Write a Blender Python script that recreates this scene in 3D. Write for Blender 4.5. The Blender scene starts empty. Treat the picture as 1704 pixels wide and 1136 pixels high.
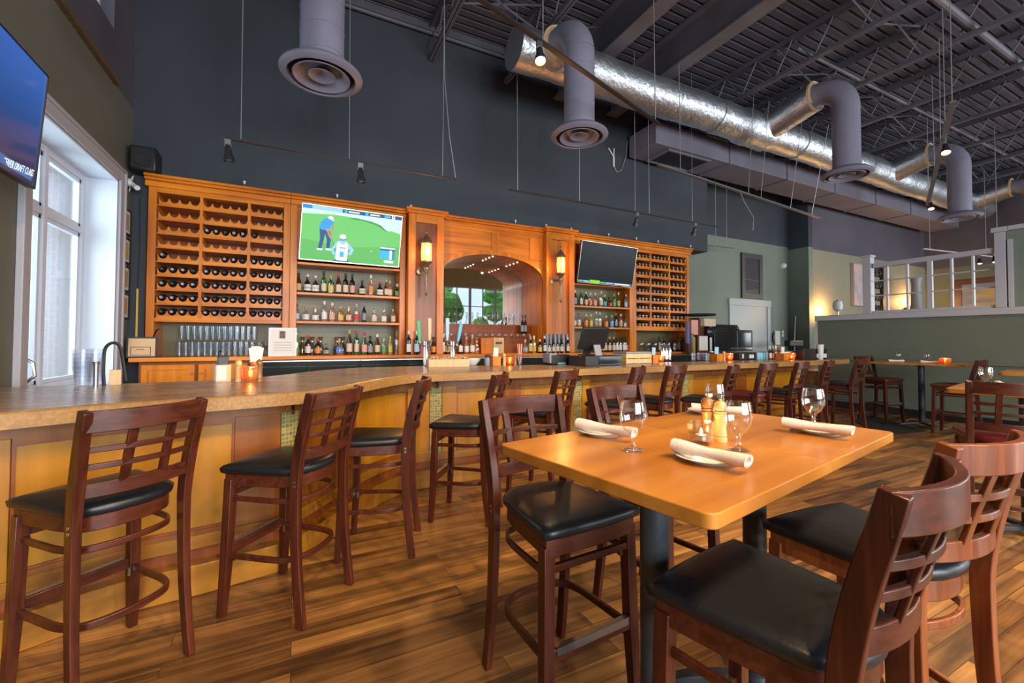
import bpy, math, random
from mathutils import Vector, Matrix
from math import sin, cos, pi, radians as R
random.seed(7)
S = bpy.context.scene
# ---------------------------------------------------------------- camera
F_PX, CX, CY, H = 718.0, 852.0, 549.0, 1.42
_th, _p, _r = R(26.6), R(1.4), R(0.2)
_f = Vector((sin(_th)*cos(_p), cos(_th)*cos(_p), sin(_p)))
_rt = Vector((cos(_th), -sin(_th), 0)); _u = _rt.cross(_f)
_rt = _rt*cos(_r) + _u*sin(_r); _u = _rt.cross(_f)
CAM = Vector((0, 0, H))
cd = bpy.data.cameras.new('camera'); cam = bpy.data.objects.new('camera', cd)
S.collection.objects.link(cam); S.camera = cam
cd.sensor_width = 36; cd.lens = F_PX/1704*36; cd.shift_y = (CY-568)/1704
cd.clip_start = .05; cd.clip_end = 300
m3 = Matrix((_rt, _u, -_f)).transposed()
cam.matrix_world = Matrix.Translation(CAM) @ m3.to_4x4()
def _ray(x, y): return _f + _rt*((x-CX)/F_PX) - _u*((y-CY)/F_PX)
def atz(x, y, z):
    d = _ray(x, y); return CAM + d*((z-H)/d.z)
def aty(x, y, Y):
    d = _ray(x, y); return CAM + d*(Y/d.y)
def atx(x, y, X):
    d = _ray(x, y); return CAM + d*(X/d.x)
# ---------------------------------------------------------------- light and exposure
S.view_settings.view_transform = 'Standard'; S.view_settings.look = 'None'
S.view_settings.gamma = 1; S.view_settings.use_curve_mapping = False
S.view_settings.exposure = 0.4
S.cycles.use_denoising = True
S.cycles.max_bounces = 7; S.cycles.diffuse_bounces = 4; S.cycles.glossy_bounces = 4
S.cycles.transmission_bounces = 6; S.cycles.transparent_max_bounces = 16
S.cycles.caustics_reflective = False; S.cycles.caustics_refractive = False
S.cycles.sample_clamp_indirect = 6
W = bpy.data.worlds.new('sky'); S.world = W; W.use_nodes = True
nt = W.node_tree; bg = nt.nodes['Background']
bg.inputs[0].default_value = (.72, .86, 1, 1); bg.inputs[1].default_value = 1.25
def area(name, loc, tgt, sx, sy, power, col):
    l = bpy.data.lights.new(name, 'AREA'); l.shape = 'RECTANGLE'; l.size = sx; l.size_y = sy
    l.energy = power; l.color = col
    o = bpy.data.objects.new(name, l); S.collection.objects.link(o); o.location = loc
    o.rotation_euler = (Vector(tgt)-Vector(loc)).to_track_quat('-Z', 'Y').to_euler(); return o
DAY = (.90, .95, 1.0)
for i, x in enumerate((-.3, 2.5, 5.3, 14.5, 17.5)):           # daylight just inside the storefront windows behind the camera
    area('window_daylight', (x, -6.45, 2.4), (x, 5, 1.9), 2.3, 3.4, 300, DAY)
area('window_daylight', (-2.9, 5.55, 2.3), (0, 5.0, 1.7), 1.7, 2.4, 120, (.80, .90, 1))
area('window_daylight', (19.3, -2.0, 2.6), (8, 2, 1.6), 5.0, 2.4, 300, DAY)
def spot(loc, tgt, power, ang=70, col=(1, .68, .38), rad=.05):
    l = bpy.data.lights.new('track_lamp', 'SPOT'); l.energy = power; l.color = col
    l.spot_size = R(ang); l.spot_blend = .6; l.shadow_soft_size = rad
    o = bpy.data.objects.new('track_lamp', l); S.collection.objects.link(o); o.location = loc
    o.rotation_euler = (Vector(tgt)-Vector(loc)).to_track_quat('-Z', 'Y').to_euler()
# ---------------------------------------------------------------- materials
MAT = {}
def nodes(name):
    m = bpy.data.materials.new(name); m.use_nodes = True; MAT[name] = m
    return m, m.node_tree.nodes, m.node_tree.links, m.node_tree.nodes['Principled BSDF']
def M(name, col, rough=.5, metal=0, emit=0, ecol=None, alpha=1, coat=0, noise=0, nscale=8, bump=0, bscale=40, spec=.5):
    m, N, L, b = nodes(name)
    b.inputs['Base Color'].default_value = (*col, 1); b.inputs['Roughness'].default_value = rough
    b.inputs['Metallic'].default_value = metal; b.inputs['Alpha'].default_value = alpha
    b.inputs['Coat Weight'].default_value = coat; b.inputs['Specular IOR Level'].default_value = spec
    if emit:
        b.inputs['Emission Color'].default_value = (*(ecol or col), 1); b.inputs['Emission Strength'].default_value = emit
    if noise or bump:
        tc = N.new('ShaderNodeTexCoord')
    if noise:
        n = N.new('ShaderNodeTexNoise'); n.inputs['Scale'].default_value = nscale; n.inputs['Detail'].default_value = 5
        L.new(tc.outputs['Object'], n.inputs['Vector'])
        r = N.new('ShaderNodeValToRGB'); r.color_ramp.elements[0].position = .3; r.color_ramp.elements[1].position = .7
        r.color_ramp.elements[0].color = (*[c*(1-noise) for c in col], 1)
        r.color_ramp.elements[1].color = (*[min(1, c*(1+noise)) for c in col], 1)
        L.new(n.outputs['Fac'], r.inputs[0]); L.new(r.outputs[0], b.inputs['Base Color'])
    if bump:
        n2 = N.new('ShaderNodeTexNoise'); n2.inputs['Scale'].default_value = bscale; n2.inputs['Detail'].default_value = 4
        L.new(tc.outputs['Object'], n2.inputs['Vector'])
        bp = N.new('ShaderNodeBump'); bp.inputs['Strength'].default_value = bump; bp.inputs['Distance'].default_value = .02
        L.new(n2.outputs['Fac'], bp.inputs['Height']); L.new(bp.outputs[0], b.inputs['Normal'])
    return m
def wood(name, dark, light, axis='z', scale=14, rough=.35, coat=.25, mid=None):
    m, N, L, b = nodes(name)
    tc = N.new('ShaderNodeTexCoord'); mp = N.new('ShaderNodeMapping')
    s = {'x': (.07, 1, 1), 'y': (1, .07, 1), 'z': (1, 1, .07)}[axis]
    mp.inputs['Scale'].default_value = s
    n = N.new('ShaderNodeTexNoise'); n.inputs['Scale'].default_value = scale; n.inputs['Detail'].default_value = 7
    n.inputs['Distortion'].default_value = .6
    n2 = N.new('ShaderNodeTexNoise'); n2.inputs['Scale'].default_value = 1.3; n2.inputs['Detail'].default_value = 2
    L.new(tc.outputs['Object'], mp.inputs[0]); L.new(mp.outputs[0], n.inputs['Vector']); L.new(tc.outputs['Object'], n2.inputs['Vector'])
    ad = N.new('ShaderNodeMath'); ad.operation = 'MULTIPLY_ADD'; ad.inputs[1].default_value = .6
    L.new(n.outputs['Fac'], ad.inputs[0])
    mu = N.new('ShaderNodeMath'); mu.operation = 'MULTIPLY'; mu.inputs[1].default_value = .4
    L.new(n2.outputs['Fac'], mu.inputs[0]); L.new(mu.outputs[0], ad.inputs[2])
    r = N.new('ShaderNodeValToRGB'); e = r.color_ramp.elements
    e[0].position = .36; e[0].color = (*dark, 1); e[1].position = .64; e[1].color = (*light, 1)
    L.new(ad.outputs[0], r.inputs[0]); L.new(r.outputs[0], b.inputs['Base Color'])
    b.inputs['Roughness'].default_value = rough; b.inputs['Coat Weight'].default_value = coat; b.inputs['Coat Roughness'].default_value = .2; b.inputs['Specular IOR Level'].default_value = .32
    return m
def glassy(name, tint=(1, 1, 1), k=.1, rough=.03, base=None, fill=0, mx_=.75):
    """thin clear glass: transparent with fresnel gloss, optionally part filled with a body colour"""
    m = bpy.data.materials.new(name); m.use_nodes = True; MAT[name] = m
    N, L = m.node_tree.nodes, m.node_tree.links; N.clear()
    o = N.new('ShaderNodeOutputMaterial'); t = N.new('ShaderNodeBsdfTransparent'); g = N.new('ShaderNodeBsdfGlossy')
    t.inputs[0].default_value = (*tint, 1); g.inputs['Roughness'].default_value = rough; g.inputs[0].default_value = (1, 1, 1, 1)
    lw = N.new('ShaderNodeLayerWeight'); lw.inputs[0].default_value = .35
    mr = N.new('ShaderNodeMapRange'); mr.inputs['To Min'].default_value = k; mr.inputs['To Max'].default_value = mx_
    L.new(lw.outputs['Facing'], mr.inputs[0])
    mx = N.new('ShaderNodeMixShader'); L.new(mr.outputs[0], mx.inputs[0])
    src = t.outputs[0]
    if fill:
        d = N.new('ShaderNodeBsdfDiffuse'); d.inputs[0].default_value = (*base, 1)
        m2 = N.new('ShaderNodeMixShader'); m2.inputs[0].default_value = fill
        L.new(t.outputs[0], m2.inputs[1]); L.new(d.outputs[0], m2.inputs[2]); src = m2.outputs[0]
    L.new(src, mx.inputs[1]); L.new(g.outputs[0], mx.inputs[2]); L.new(mx.outputs[0], o.inputs[0]); return m
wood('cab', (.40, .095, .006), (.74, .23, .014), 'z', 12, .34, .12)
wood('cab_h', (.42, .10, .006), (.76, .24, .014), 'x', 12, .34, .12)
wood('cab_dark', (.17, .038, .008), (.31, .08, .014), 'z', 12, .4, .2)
wood('honey', (.31, .125, .006), (.50, .225, .012), 'z', 7, .35, .15)
wood('honey_red', (.17, .05, .007), (.30, .10, .012), 'z', 10, .35, .15)
wood('honey_h', (.25, .095, .009), (.43, .19, .02), 'x', 9, .35, .15)
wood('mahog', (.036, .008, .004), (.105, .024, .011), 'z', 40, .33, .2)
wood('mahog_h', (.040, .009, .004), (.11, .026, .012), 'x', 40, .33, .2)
wood('mahog_lit', (.12, .03, .008), (.30, .085, .025), 'z', 36, .33, .25)  # brighter copy of the mahogany, light on one stool painted into the colour
wood('table', (.35, .125, .014), (.58, .26, .04), 'x', 7, .33, .25)
wood('light_wood', (.52, .32, .12), (.72, .5, .24), 'z', 20, .4, .2)
wood('mill_dark', (.20, .09, .025), (.34, .17, .06), 'z', 20, .35, .4)
M('vinyl', (.009, .011, .014), .36, bump=.05, bscale=160)
M('vinyl_red', (.14, .012, .014), .35, bump=.05, bscale=160, coat=.2)
M('wood_seat', (.10, .03, .02), .4)
M('wall_dark', (.034, .041, .053), .7, noise=.12, nscale=1.2)
M('wall_purple', (.085, .078, .105), .7, noise=.08, nscale=1.5)
M('wall_green', (.165, .20, .16), .65, noise=.05, nscale=1.5)
M('wall_beige', (.25, .24, .17), .65, noise=.05, nscale=1.5)
M('wall_sage', (.12, .145, .11), .65, noise=.05, nscale=1.5)
M('wall_olive', (.13, .125, .10), .65, noise=.06, nscale=1.5)
M('wall_tan', (.36, .27, .13), .65)
M('trim_white', (.40, .40, .44), .5)
M('jamb_white', (.62, .67, .76), .45); M('stucco', (.60, .47, .46), .9); M('lb_violet', (.16, .15, .30), .5)
M('deck', (.080, .078, .105), .65, noise=.08, nscale=2)
M('steel_paint', (.10, .095, .12), .55, noise=.1, nscale=3)
M('beam_paint', (.12, .11, .125), .5, noise=.12, nscale=3)
M('duct_paint', (.20, .19, .255), .5, noise=.08, nscale=3)
M('rect_duct', (.16, .15, .20), .5, noise=.08, nscale=2)
M('foil', (.62, .65, .70), .42, metal=1, bump=.7, bscale=13)
M('frame_dark', (.045, .035, .032), .45); M('door_white', (.36, .41, .42), .5); M('cooler', (.02, .028, .026), .12)
M('foil_edge', (.55, .38, .22), .6)
M('cable', (.42, .40, .42), .4, metal=.6)
M('black', (.012, .012, .014), .4)
M('black_gloss', (.008, .008, .01), .12, coat=.3)
M('track_black', (.03, .03, .035), .4, metal=.3)
M('column_black', (.035, .045, .055), .42, noise=.2, nscale=14)
M('metal', (.45, .45, .44), .3, metal=1)
M('chrome', (.75, .76, .78), .12, metal=1)
M('bronze', (.28, .19, .11), .4, metal=.7, noise=.3, nscale=30)
M('brass', (.6, .42, .2), .3, metal=1)
M('white', (.72, .72, .72), .45); M('napkin', (.74, .65, .60), .85, bump=.1, bscale=120)
M('paper', (.72, .66, .60), .7); M('plate', (.75, .77, .74), .12, coat=.5)
M('tin', (.5, .52, .54), .3, metal=.8)
M('rubber', (.015, .015, .015), .8)
M('mat', (.016, .014, .016), .85)
M('mirror', (.82, .83, .8), .015, metal=1)
M('amber', (.9, .35, .06), .2, emit=2.2, ecol=(1, .33, .045))
M('flame', (1, .8, .5), .5, emit=25, ecol=(1, .62, .25))
M('bulb', (1, .8, .5), .5, emit=22, ecol=(1, .62, .28))
M('bulb_white', (1, .9, .8), .5, emit=7, ecol=(1, .85, .62))
M('lamp_amber', (.95, .4, .08), .3, emit=3.2, ecol=(1, .36, .05))
M('lamp_core', (1, .7, .3), .3, emit=12, ecol=(1, .62, .2))
M('spice', (.4, .3, .2), .7)
M('painted_mirror_back', (.16, .135, .06), .4, noise=.3, nscale=1.5)  # matt olive-brown, the soft reflection in the mirror backing painted as colour
glassy('glass', (.97, .98, .97), .06)
glassy('goblet', (.98, .99, .98), .05); glassy('glass_bar', (.86, .88, .90), .05, .12, mx_=.38)
glassy('pane', (.93, .96, .98), .05)
glassy('plastic_cup', (.93, .95, .98), .04, .15, base=(.6, .7, .85), fill=.08, mx_=.3)
glassy('candle_glass', (1, .55, .22), .12, base=(1, .4, .1), fill=.25)
glassy('carafe', (.75, .72, .66), .18)
BC = {'black': (.008, .008, .01), 'brown': (.05, .018, .008), 'navy': (.01, .013, .03)}
for k_, v_ in BC.items(): M('bt_'+k_, v_, .08, coat=.3)
glassy('bt_green', (.2, .75, .3), .1, .05, (.01, .12, .03), .55)
glassy('bt_olive', (.35, .45, .15), .1, .05, (.015, .03, .008), .75)
glassy('bt_clear', (.88, .9, .88), .12, .04, (.6, .62, .6), .12)
glassy('bt_amber', (.95, .6, .2), .1, .05, (.5, .2, .04), .45)
glassy('bt_rose', (.95, .7, .55), .1, .05, (.6, .3, .2), .3)
glassy('bt_yellow', (.9, .9, .3), .1, .05, (.5, .5, .05), .5)
glassy('bt_lime', (.3, .9, .3), .1, .05, (.1, .5, .08), .6)
glassy('bt_blue', (.5, .75, .9), .1, .05, (.2, .35, .5), .35)
for n_, c_ in dict(cream=(.62, .50, .36), white=(.66, .64, .60), yellow=(.62, .42, .08), red=(.5, .04, .03), pink=(.65, .32, .25),
                   blue=(.08, .2, .55), orange=(.65, .22, .04), black=(.015, .015, .02), green=(.08, .35, .12), gold=(.5, .34, .12),
                   teal=(.05, .4, .45), lightblue=(.35, .55, .7), cork=(.5, .3, .14), grey=(.25, .26, .28), cyan=(.12, .42, .6)).items():
    M('lb_'+n_, c_, .5)
# floor planks
m, N, L, b = nodes('floor')
tc = N.new('ShaderNodeTexCoord'); br = N.new('ShaderNodeTexBrick')
br.inputs['Color1'].default_value = (0, 0, 0, 1); br.inputs['Color2'].default_value = (1, 1, 1, 1); br.inputs['Mortar'].default_value = (.5, .5, .5, 1)
br.inputs['Scale'].default_value = 1; br.inputs['Mortar Size'].default_value = .0018; br.inputs['Mortar Smooth'].default_value = .3
br.inputs['Brick Width'].default_value = 1.35; br.inputs['Row Height'].default_value = .105; br.inputs['Bias'].default_value = 0
br.offset = .37; br.offset_frequency = 2
L.new(tc.outputs['Object'], br.inputs['Vector'])
mp = N.new('ShaderNodeMapping'); mp.inputs['Scale'].default_value = (.09, 2.2, 1)
sh = N.new('ShaderNodeVectorMath'); sh.operation = 'MULTIPLY_ADD'; sh.inputs[1].default_value = (17, 9, 0)
L.new(br.outputs['Color'], sh.inputs[0]); L.new(tc.outputs['Object'], sh.inputs[2]); L.new(sh.outputs[0], mp.inputs[0])
n1 = N.new('ShaderNodeTexNoise'); n1.inputs['Scale'].default_value = 10; n1.inputs['Detail'].default_value = 8; n1.inputs['Roughness'].default_value = .62; n1.inputs['Distortion'].default_value = .35
L.new(mp.outputs[0], n1.inputs['Vector'])
n2 = N.new('ShaderNodeTexNoise'); n2.inputs['Scale'].default_value = 3.2; n2.inputs['Detail'].default_value = 5
mp2 = N.new('ShaderNodeMapping'); mp2.inputs['Scale'].default_value = (.55, 1.2, 1); L.new(sh.outputs[0], mp2.inputs[0]); L.new(mp2.outputs[0], n2.inputs['Vector'])
r1 = N.new('ShaderNodeValToRGB'); e = r1.color_ramp.elements
e[0].position = .38; e[0].color = (.070, .031, .011, 1); e[1].position = .70; e[1].color = (.62, .32, .085, 1)
x_ = e.new(.49); x_.color = (.22, .10, .030, 1); x_ = e.new(.59); x_.color = (.37, .175, .048, 1)
a1 = N.new('ShaderNodeMath'); a1.operation = 'MULTIPLY_ADD'; a1.inputs[1].default_value = .50; L.new(n1.outputs['Fac'], a1.inputs[0])
a2 = N.new('ShaderNodeMath'); a2.operation = 'MULTIPLY_ADD'; a2.inputs[1].default_value = .31; L.new(n2.outputs['Fac'], a2.inputs[0])
sp = N.new('ShaderNodeSeparateColor'); L.new(br.outputs['Color'], sp.inputs[0])
a3 = N.new('ShaderNodeMath'); a3.operation = 'MULTIPLY'; a3.inputs[1].default_value = .20; L.new(sp.outputs[0], a3.inputs[0])
L.new(a3.outputs[0], a2.inputs[2]); L.new(a2.outputs[0], a1.inputs[2]); L.new(a1.outputs[0], r1.inputs[0])
mo = N.new('ShaderNodeMix'); mo.data_type = 'RGBA'; mo.inputs['B'].default_value = (.05, .02, .008, 1)
L.new(br.outputs['Fac'], mo.inputs['Factor']); L.new(r1.outputs[0], mo.inputs['A']); L.new(mo.outputs['Result'], b.inputs['Base Color'])
b.inputs['Roughness'].default_value = .36; b.inputs['Coat Weight'].default_value = .1; b.inputs['Coat Roughness'].default_value = .3
bp = N.new('ShaderNodeBump'); bp.inputs['Strength'].default_value = .15; bp.inputs['Distance'].default_value = .01
L.new(n1.outputs['Fac'], bp.inputs['Height']); L.new(bp.outputs[0], b.inputs['Normal'])
# mottled bar top
m, N, L, b = nodes('bar_top')
tc = N.new('ShaderNodeTexCoord'); n1 = N.new('ShaderNodeTexNoise'); n1.inputs['Scale'].default_value = 2.6; n1.inputs['Detail'].default_value = 9; n1.inputs['Roughness'].default_value = .7; n1.inputs['Distortion'].default_value = 1.2
mp = N.new('ShaderNodeMapping'); mp.inputs['Scale'].default_value = (.8, 2.2, 1); L.new(tc.outputs['Object'], mp.inputs[0]); L.new(mp.outputs[0], n1.inputs['Vector'])
r1 = N.new('ShaderNodeValToRGB'); e = r1.color_ramp.elements
e[0].position = .3; e[0].color = (.12, .065, .052, 1); e[1].position = .66; e[1].color = (.40, .27, .155, 1)
x_ = e.new(.45); x_.color = (.27, .17, .11, 1)
L.new(n1.outputs['Fac'], r1.inputs[0]); L.new(r1.outputs[0], b.inputs['Base Color']); b.inputs['Roughness'].default_value = .26
M('bar_edge', (.33, .175, .05), .5, noise=.25, nscale=60)
# mosaic tiles
m, N, L, b = nodes('mosaic')
tc = N.new('ShaderNodeTexCoord'); br = N.new('ShaderNodeTexBrick'); br.offset = 0
br.inputs['Color1'].default_value = (.36, .30, .07, 1); br.inputs['Color2'].default_value = (.13, .13, .04, 1); br.inputs['Mortar'].default_value = (.40, .36, .20, 1)
br.inputs['Scale'].default_value = 1; br.inputs['Brick Width'].default_value = .026; br.inputs['Row Height'].default_value = .026; br.inputs['Mortar Size'].default_value = .0028
L.new(tc.outputs['UV'], br.inputs['Vector']); L.new(br.outputs['Color'], b.inputs['Base Color']); b.inputs['Roughness'].default_value = .2
# brick outside
m, N, L, b = nodes('brick')
tc = N.new('ShaderNodeTexCoord'); br = N.new('ShaderNodeTexBrick')
br.inputs['Color1'].default_value = (.55, .20, .13, 1); br.inputs['Color2'].default_value = (.42, .14, .10, 1); br.inputs['Mortar'].default_value = (.6, .5, .45, 1)
br.inputs['Scale'].default_value = 1; br.inputs['Brick Width'].default_value = .22; br.inputs['Row Height'].default_value = .075; br.inputs['Mortar Size'].default_value = .008
mp = N.new('ShaderNodeMapping'); mp.inputs['Rotation'].default_value = (R(90), 0, R(90)); L.new(tc.outputs['Object'], mp.inputs[0]); L.new(mp.outputs[0], br.inputs['Vector']); L.new(br.outputs['Color'], b.inputs['Base Color'])
M('lawn', (.15, .32, .05), .9, noise=.5, nscale=2); M('leaf', (.16, .42, .05), .8, noise=.5, nscale=6); M('concrete', (.45, .44, .42), .9)
# ---------------------------------------------------------------- mesh helpers
class MB:
    def __init__(s): s.v = []; s.f = []; s.mi = []; s.uv = None; s.m = 0
    def add(s, vs, fs):
        o = len(s.v); s.v += [tuple(p) for p in vs]; s.f += [tuple(i+o for i in f) for f in fs]; s.mi += [s.m]*len(fs); return s
    def box(s, x0, y0, z0, x1, y1, z1):
        return s.add([(x0, y0, z0), (x1, y0, z0), (x1, y1, z0), (x0, y1, z0), (x0, y0, z1), (x1, y0, z1), (x1, y1, z1), (x0, y1, z1)],
                     [(0, 3, 2, 1), (4, 5, 6, 7), (0, 1, 5, 4), (1, 2, 6, 5), (2, 3, 7, 6), (3, 0, 4, 7)])
    def sweep(s, path, a, b, ref=(0, 0, 1), closed=False, sc=None):
        P = [Vector(p) for p in path]; n = len(P); ref = Vector(ref); vs = []
        for i, p in enumerate(P):
            q0 = P[i-1] if (i or closed) else P[0]; q1 = P[(i+1) % n] if (i < n-1 or closed) else P[-1]
            t = (q1-q0).normalized(); n1 = (ref-t*ref.dot(t)).normalized(); n2 = t.cross(n1); k = sc[i] if sc else 1
            for u, w in ((-1, -1), (1, -1), (1, 1), (-1, 1)): vs.append(p+n2*(u*a/2*k)+n1*(w*b/2*k))
        fs = []
        for i in range(n if closed else n-1):
            j = (i+1) % n
            for k in range(4): fs.append((i*4+k, i*4+(k+1) % 4, j*4+(k+1) % 4, j*4+k))
        if not closed: fs += [(3, 2, 1, 0), tuple((n-1)*4+k for k in range(4))]
        return s.add(vs, fs)
    def tube(s, path, r, n=10, caps=True):
        P = [Vector(p) for p in path]; k = len(P); rr = r if isinstance(r, (list, tuple)) else [r]*k; vs = []; prev = None
        for i, p in enumerate(P):
            t = (P[min(i+1, k-1)]-P[max(i-1, 0)]).normalized()
            a = prev if prev else (Vector((0, 0, 1)) if abs(t.z) < .9 else Vector((1, 0, 0)))
            n1 = (a-t*a.dot(t)).normalized(); prev = n1; n2 = t.cross(n1)
            for j in range(n): vs.append(p+(n1*cos(2*pi*j/n)+n2*sin(2*pi*j/n))*rr[i])
        fs = [(i*n+j, i*n+(j+1) % n, (i+1)*n+(j+1) % n, (i+1)*n+j) for i in range(k-1) for j in range(n)]
        if caps: fs += [tuple(reversed(range(n))), tuple((k-1)*n+j for j in range(n))]
        return s.add(vs, fs)
    def lathe(s, prof, c=(0, 0, 0), n=16, axis=2, cap=True):
        vs = []
        for r, z in prof:
            for j in range(n):
                p = [r*cos(2*pi*j/n), r*sin(2*pi*j/n), z]
                if axis == 1: p = [p[0], -p[2], p[1]]      # profile runs towards -Y
                if axis == 0: p = [p[2], p[0], p[1]]
                vs.append((p[0]+c[0], p[1]+c[1], p[2]+c[2]))
        k = len(prof)
        fs = [(i*n+j, i*n+(j+1) % n, (i+1)*n+(j+1) % n, (i+1)*n+j) for i in range(k-1) for j in range(n)]
        if cap:
            if prof[0][0] > 1e-5: fs.append(tuple(reversed(range(n))))
            if prof[-1][0] > 1e-5: fs.append(tuple((k-1)*n+j for j in range(n)))
        return s.add(vs, fs)
    def prism(s, poly, z0, z1, plane='xy', fan=False):
        """extrude polygon; plane xy -> along z, xz -> along y, yz -> along x"""
        def P(a, b, h): return {'xy': (a, b, h), 'xz': (a, h, b), 'yz': (h, a, b)}[plane]
        n = len(poly); vs = [P(a, b, z0) for a, b in poly]+[P(a, b, z1) for a, b in poly]
        fs = [(i, (i+1) % n, n+(i+1) % n, n+i) for i in range(n)]
        fs += [tuple(reversed(range(n))), tuple(range(n, 2*n))]
        return s.add(vs, fs)
    def strip(s, A, B):
        n = len(A); return s.add(list(A)+list(B), [(i, i+1, n+i+1, n+i) for i in range(n-1)])
    def build(s, name, mat, parent=None, bevel=0, ang=35, seg=2):
        me = bpy.data.meshes.new(name); me.from_pydata([tuple(p) for p in s.v], [], s.f)
        mats = mat if isinstance(mat, (list, tuple)) else [mat]
        for q in mats: me.materials.append(MAT[q])
        if len(mats) > 1: me.polygons.foreach_set('material_index', s.mi)
        import bmesh
        bm = bmesh.new(); bm.from_mesh(me); bmesh.ops.recalc_face_normals(bm, faces=bm.faces); bm.to_mesh(me); bm.free()
        me.polygons.foreach_set('use_smooth', [True]*len(me.polygons)); me.set_sharp_from_angle(angle=R(ang)); me.update()
        return link(name, me, parent, bevel, seg)
def link(name, me, parent=None, bevel=0, seg=2):
    o = bpy.data.objects.new(name, me); S.collection.objects.link(o)
    if parent: o.parent = parent
    if bevel:
        b = o.modifiers.new('bevel', 'BEVEL'); b.width = bevel; b.segments = seg; b.limit_method = 'ANGLE'; b.angle_limit = R(40); b.harden_normals = False
    return o
def tag(o, label=None, cat=None, group=None, kind=None):
    if label: o['label'] = label
    if cat: o['category'] = cat
    if group: o['group'] = group
    if kind: o['kind'] = kind
    return o
def thing(name, label, cat, loc=(0, 0, 0), rz=0, group=None):
    o = bpy.data.objects.new(name, None); S.collection.objects.link(o); o.location = loc; o.rotation_euler = (0, 0, rz)
    o.empty_display_size = .1; return tag(o, label, cat, group)
def dup(root, loc, rz, label=None, group=None):
    r = root.copy(); S.collection.objects.link(r); r.location = loc; r.rotation_euler = (0, 0, rz)
    if label: r['label'] = label
    if group: r['group'] = group
    for ch in [c for c in ALLCH.get(root.name, list(root.children))]:
        c = ch.copy(); S.collection.objects.link(c); c.parent = r
        for g_ in ch.children:
            d = g_.copy(); S.collection.objects.link(d); d.parent = c
    return r
ALLCH = {}
def st(name, bm, mat, **k): return tag(bm.build(name, mat, **k), kind='structure')
def bx(*a): return MB().box(*a)
def frame4(f, a0, b0, a1, b1, w, d0, d1, ax='y'):
    # four non-overlapping bars round a rectangle; ax = axis the frame is thin along
    for q in ((a0, b0+w, a0+w, b1-w), (a1-w, b0+w, a1, b1-w), (a0, b0, a1, b0+w), (a0, b1-w, a1, b1)):
        if ax == 'y': f.box(q[0], d0, q[1], q[2], d1, q[3])
        else: f.box(d0, q[0], q[1], d1, q[2], q[3])
    return f
def openbox(f, w, d, h, t=.008, fl=.01):
    return f.box(-w, -d, 0, w, -d+t, h).box(-w, d-t, 0, w, d, h).box(-w, -d+t, 0, -w+t, d-t, h).box(w-t, -d+t, 0, w, d-t, h).box(-w+t, -d+t, .001, w-t, d-t, fl)
def smooth_path(pts, k=8):
    P = [Vector(p) for p in pts]; out = []
    for i in range(len(P)-1):
        a, b, c, d = P[max(i-1, 0)], P[i], P[i+1], P[min(i+2, len(P)-1)]
        for j in range(k):
            t = j/k; out.append(.5*((2*b)+(c-a)*t+(2*a-5*b+4*c-d)*t*t+(-a+3*b-3*c+d)*t**3))
    out.append(P[-1]); return out
def text_mesh(txt, size, name, mat, parent, loc, rot):
    cu = bpy.data.curves.new(name, 'FONT'); cu.body = txt; cu.size = size; cu.extrude = .0006; cu.align_x = 'CENTER'; cu.align_y = 'CENTER'
    t = bpy.data.objects.new('tmp', cu); S.collection.objects.link(t); bpy.context.view_layer.update()
    me = bpy.data.meshes.new_from_object(t.evaluated_get(bpy.context.evaluated_depsgraph_get())); bpy.data.objects.remove(t)
    me.materials.clear(); me.materials.append(MAT[mat])
    o = link(name, me, parent); o.location = loc; o.rotation_euler = rot; return o
ORD = ['first', 'second', 'third', 'fourth', 'fifth', 'sixth', 'seventh', 'eighth', 'ninth', 'tenth', 'eleventh', 'twelfth', 'thirteenth', 'fourteenth', 'fifteenth', 'sixteenth', 'seventeenth', 'eighteenth', 'nineteenth', 'twentieth']
# ================================================================ setting
CZ, WB, XL = 6.65, 7.65, -1.86
st('floor', bx(XL-.3, -6.6, -.1, 20.2, WB+.2, 0), 'floor')
# left wall with two openings
def wall_x(name, x0, x1, y0, y1, z0, z1, holes, mat):
    b = MB(); ys = sorted({y0, y1, *[h[0] for h in holes], *[h[1] for h in holes]})
    for a, c in zip(ys[:-1], ys[1:]):
        hs = sorted([(h[2], h[3]) for h in holes if h[0] <= a and h[1] >= c]); z = z0
        for h in hs: b.box(x0, a, z, x1, c, h[0]); z = h[1]
        b.box(x0, a, z, x1, c, z1)
    return st(name, b, mat)
def wall_y(name, y0, y1, x0, x1, z0, z1, holes, mat):
    b = MB(); xs = sorted({x0, x1, *[h[0] for h in holes], *[h[1] for h in holes]})
    for a, c in zip(xs[:-1], xs[1:]):
        hs = sorted([(h[2], h[3]) for h in holes if h[0] <= a and h[1] >= c]); z = z0
        for h in hs: b.box(a, y0, z, c, y1, h[0]); z = h[1]
        b.box(a, y0, z, c, y1, z1)
    return st(name, b, mat)
wall_x('wall_left', XL-.3, XL, -6.6, 6.9, 0, 4.3, [(4.62, 6.46, .9, 3.26)], 'wall_olive')
wall_x('wall_left_upper', XL-.3, XL, -6.6, 6.9, 4.3, CZ, [(4.5, 6.22, 4.87, 6.1)], 'wall_purple')
st('trim_1', bx(XL, -6.6, 4.27, XL+.05, 6.26, 4.33), 'bronze')
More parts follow.
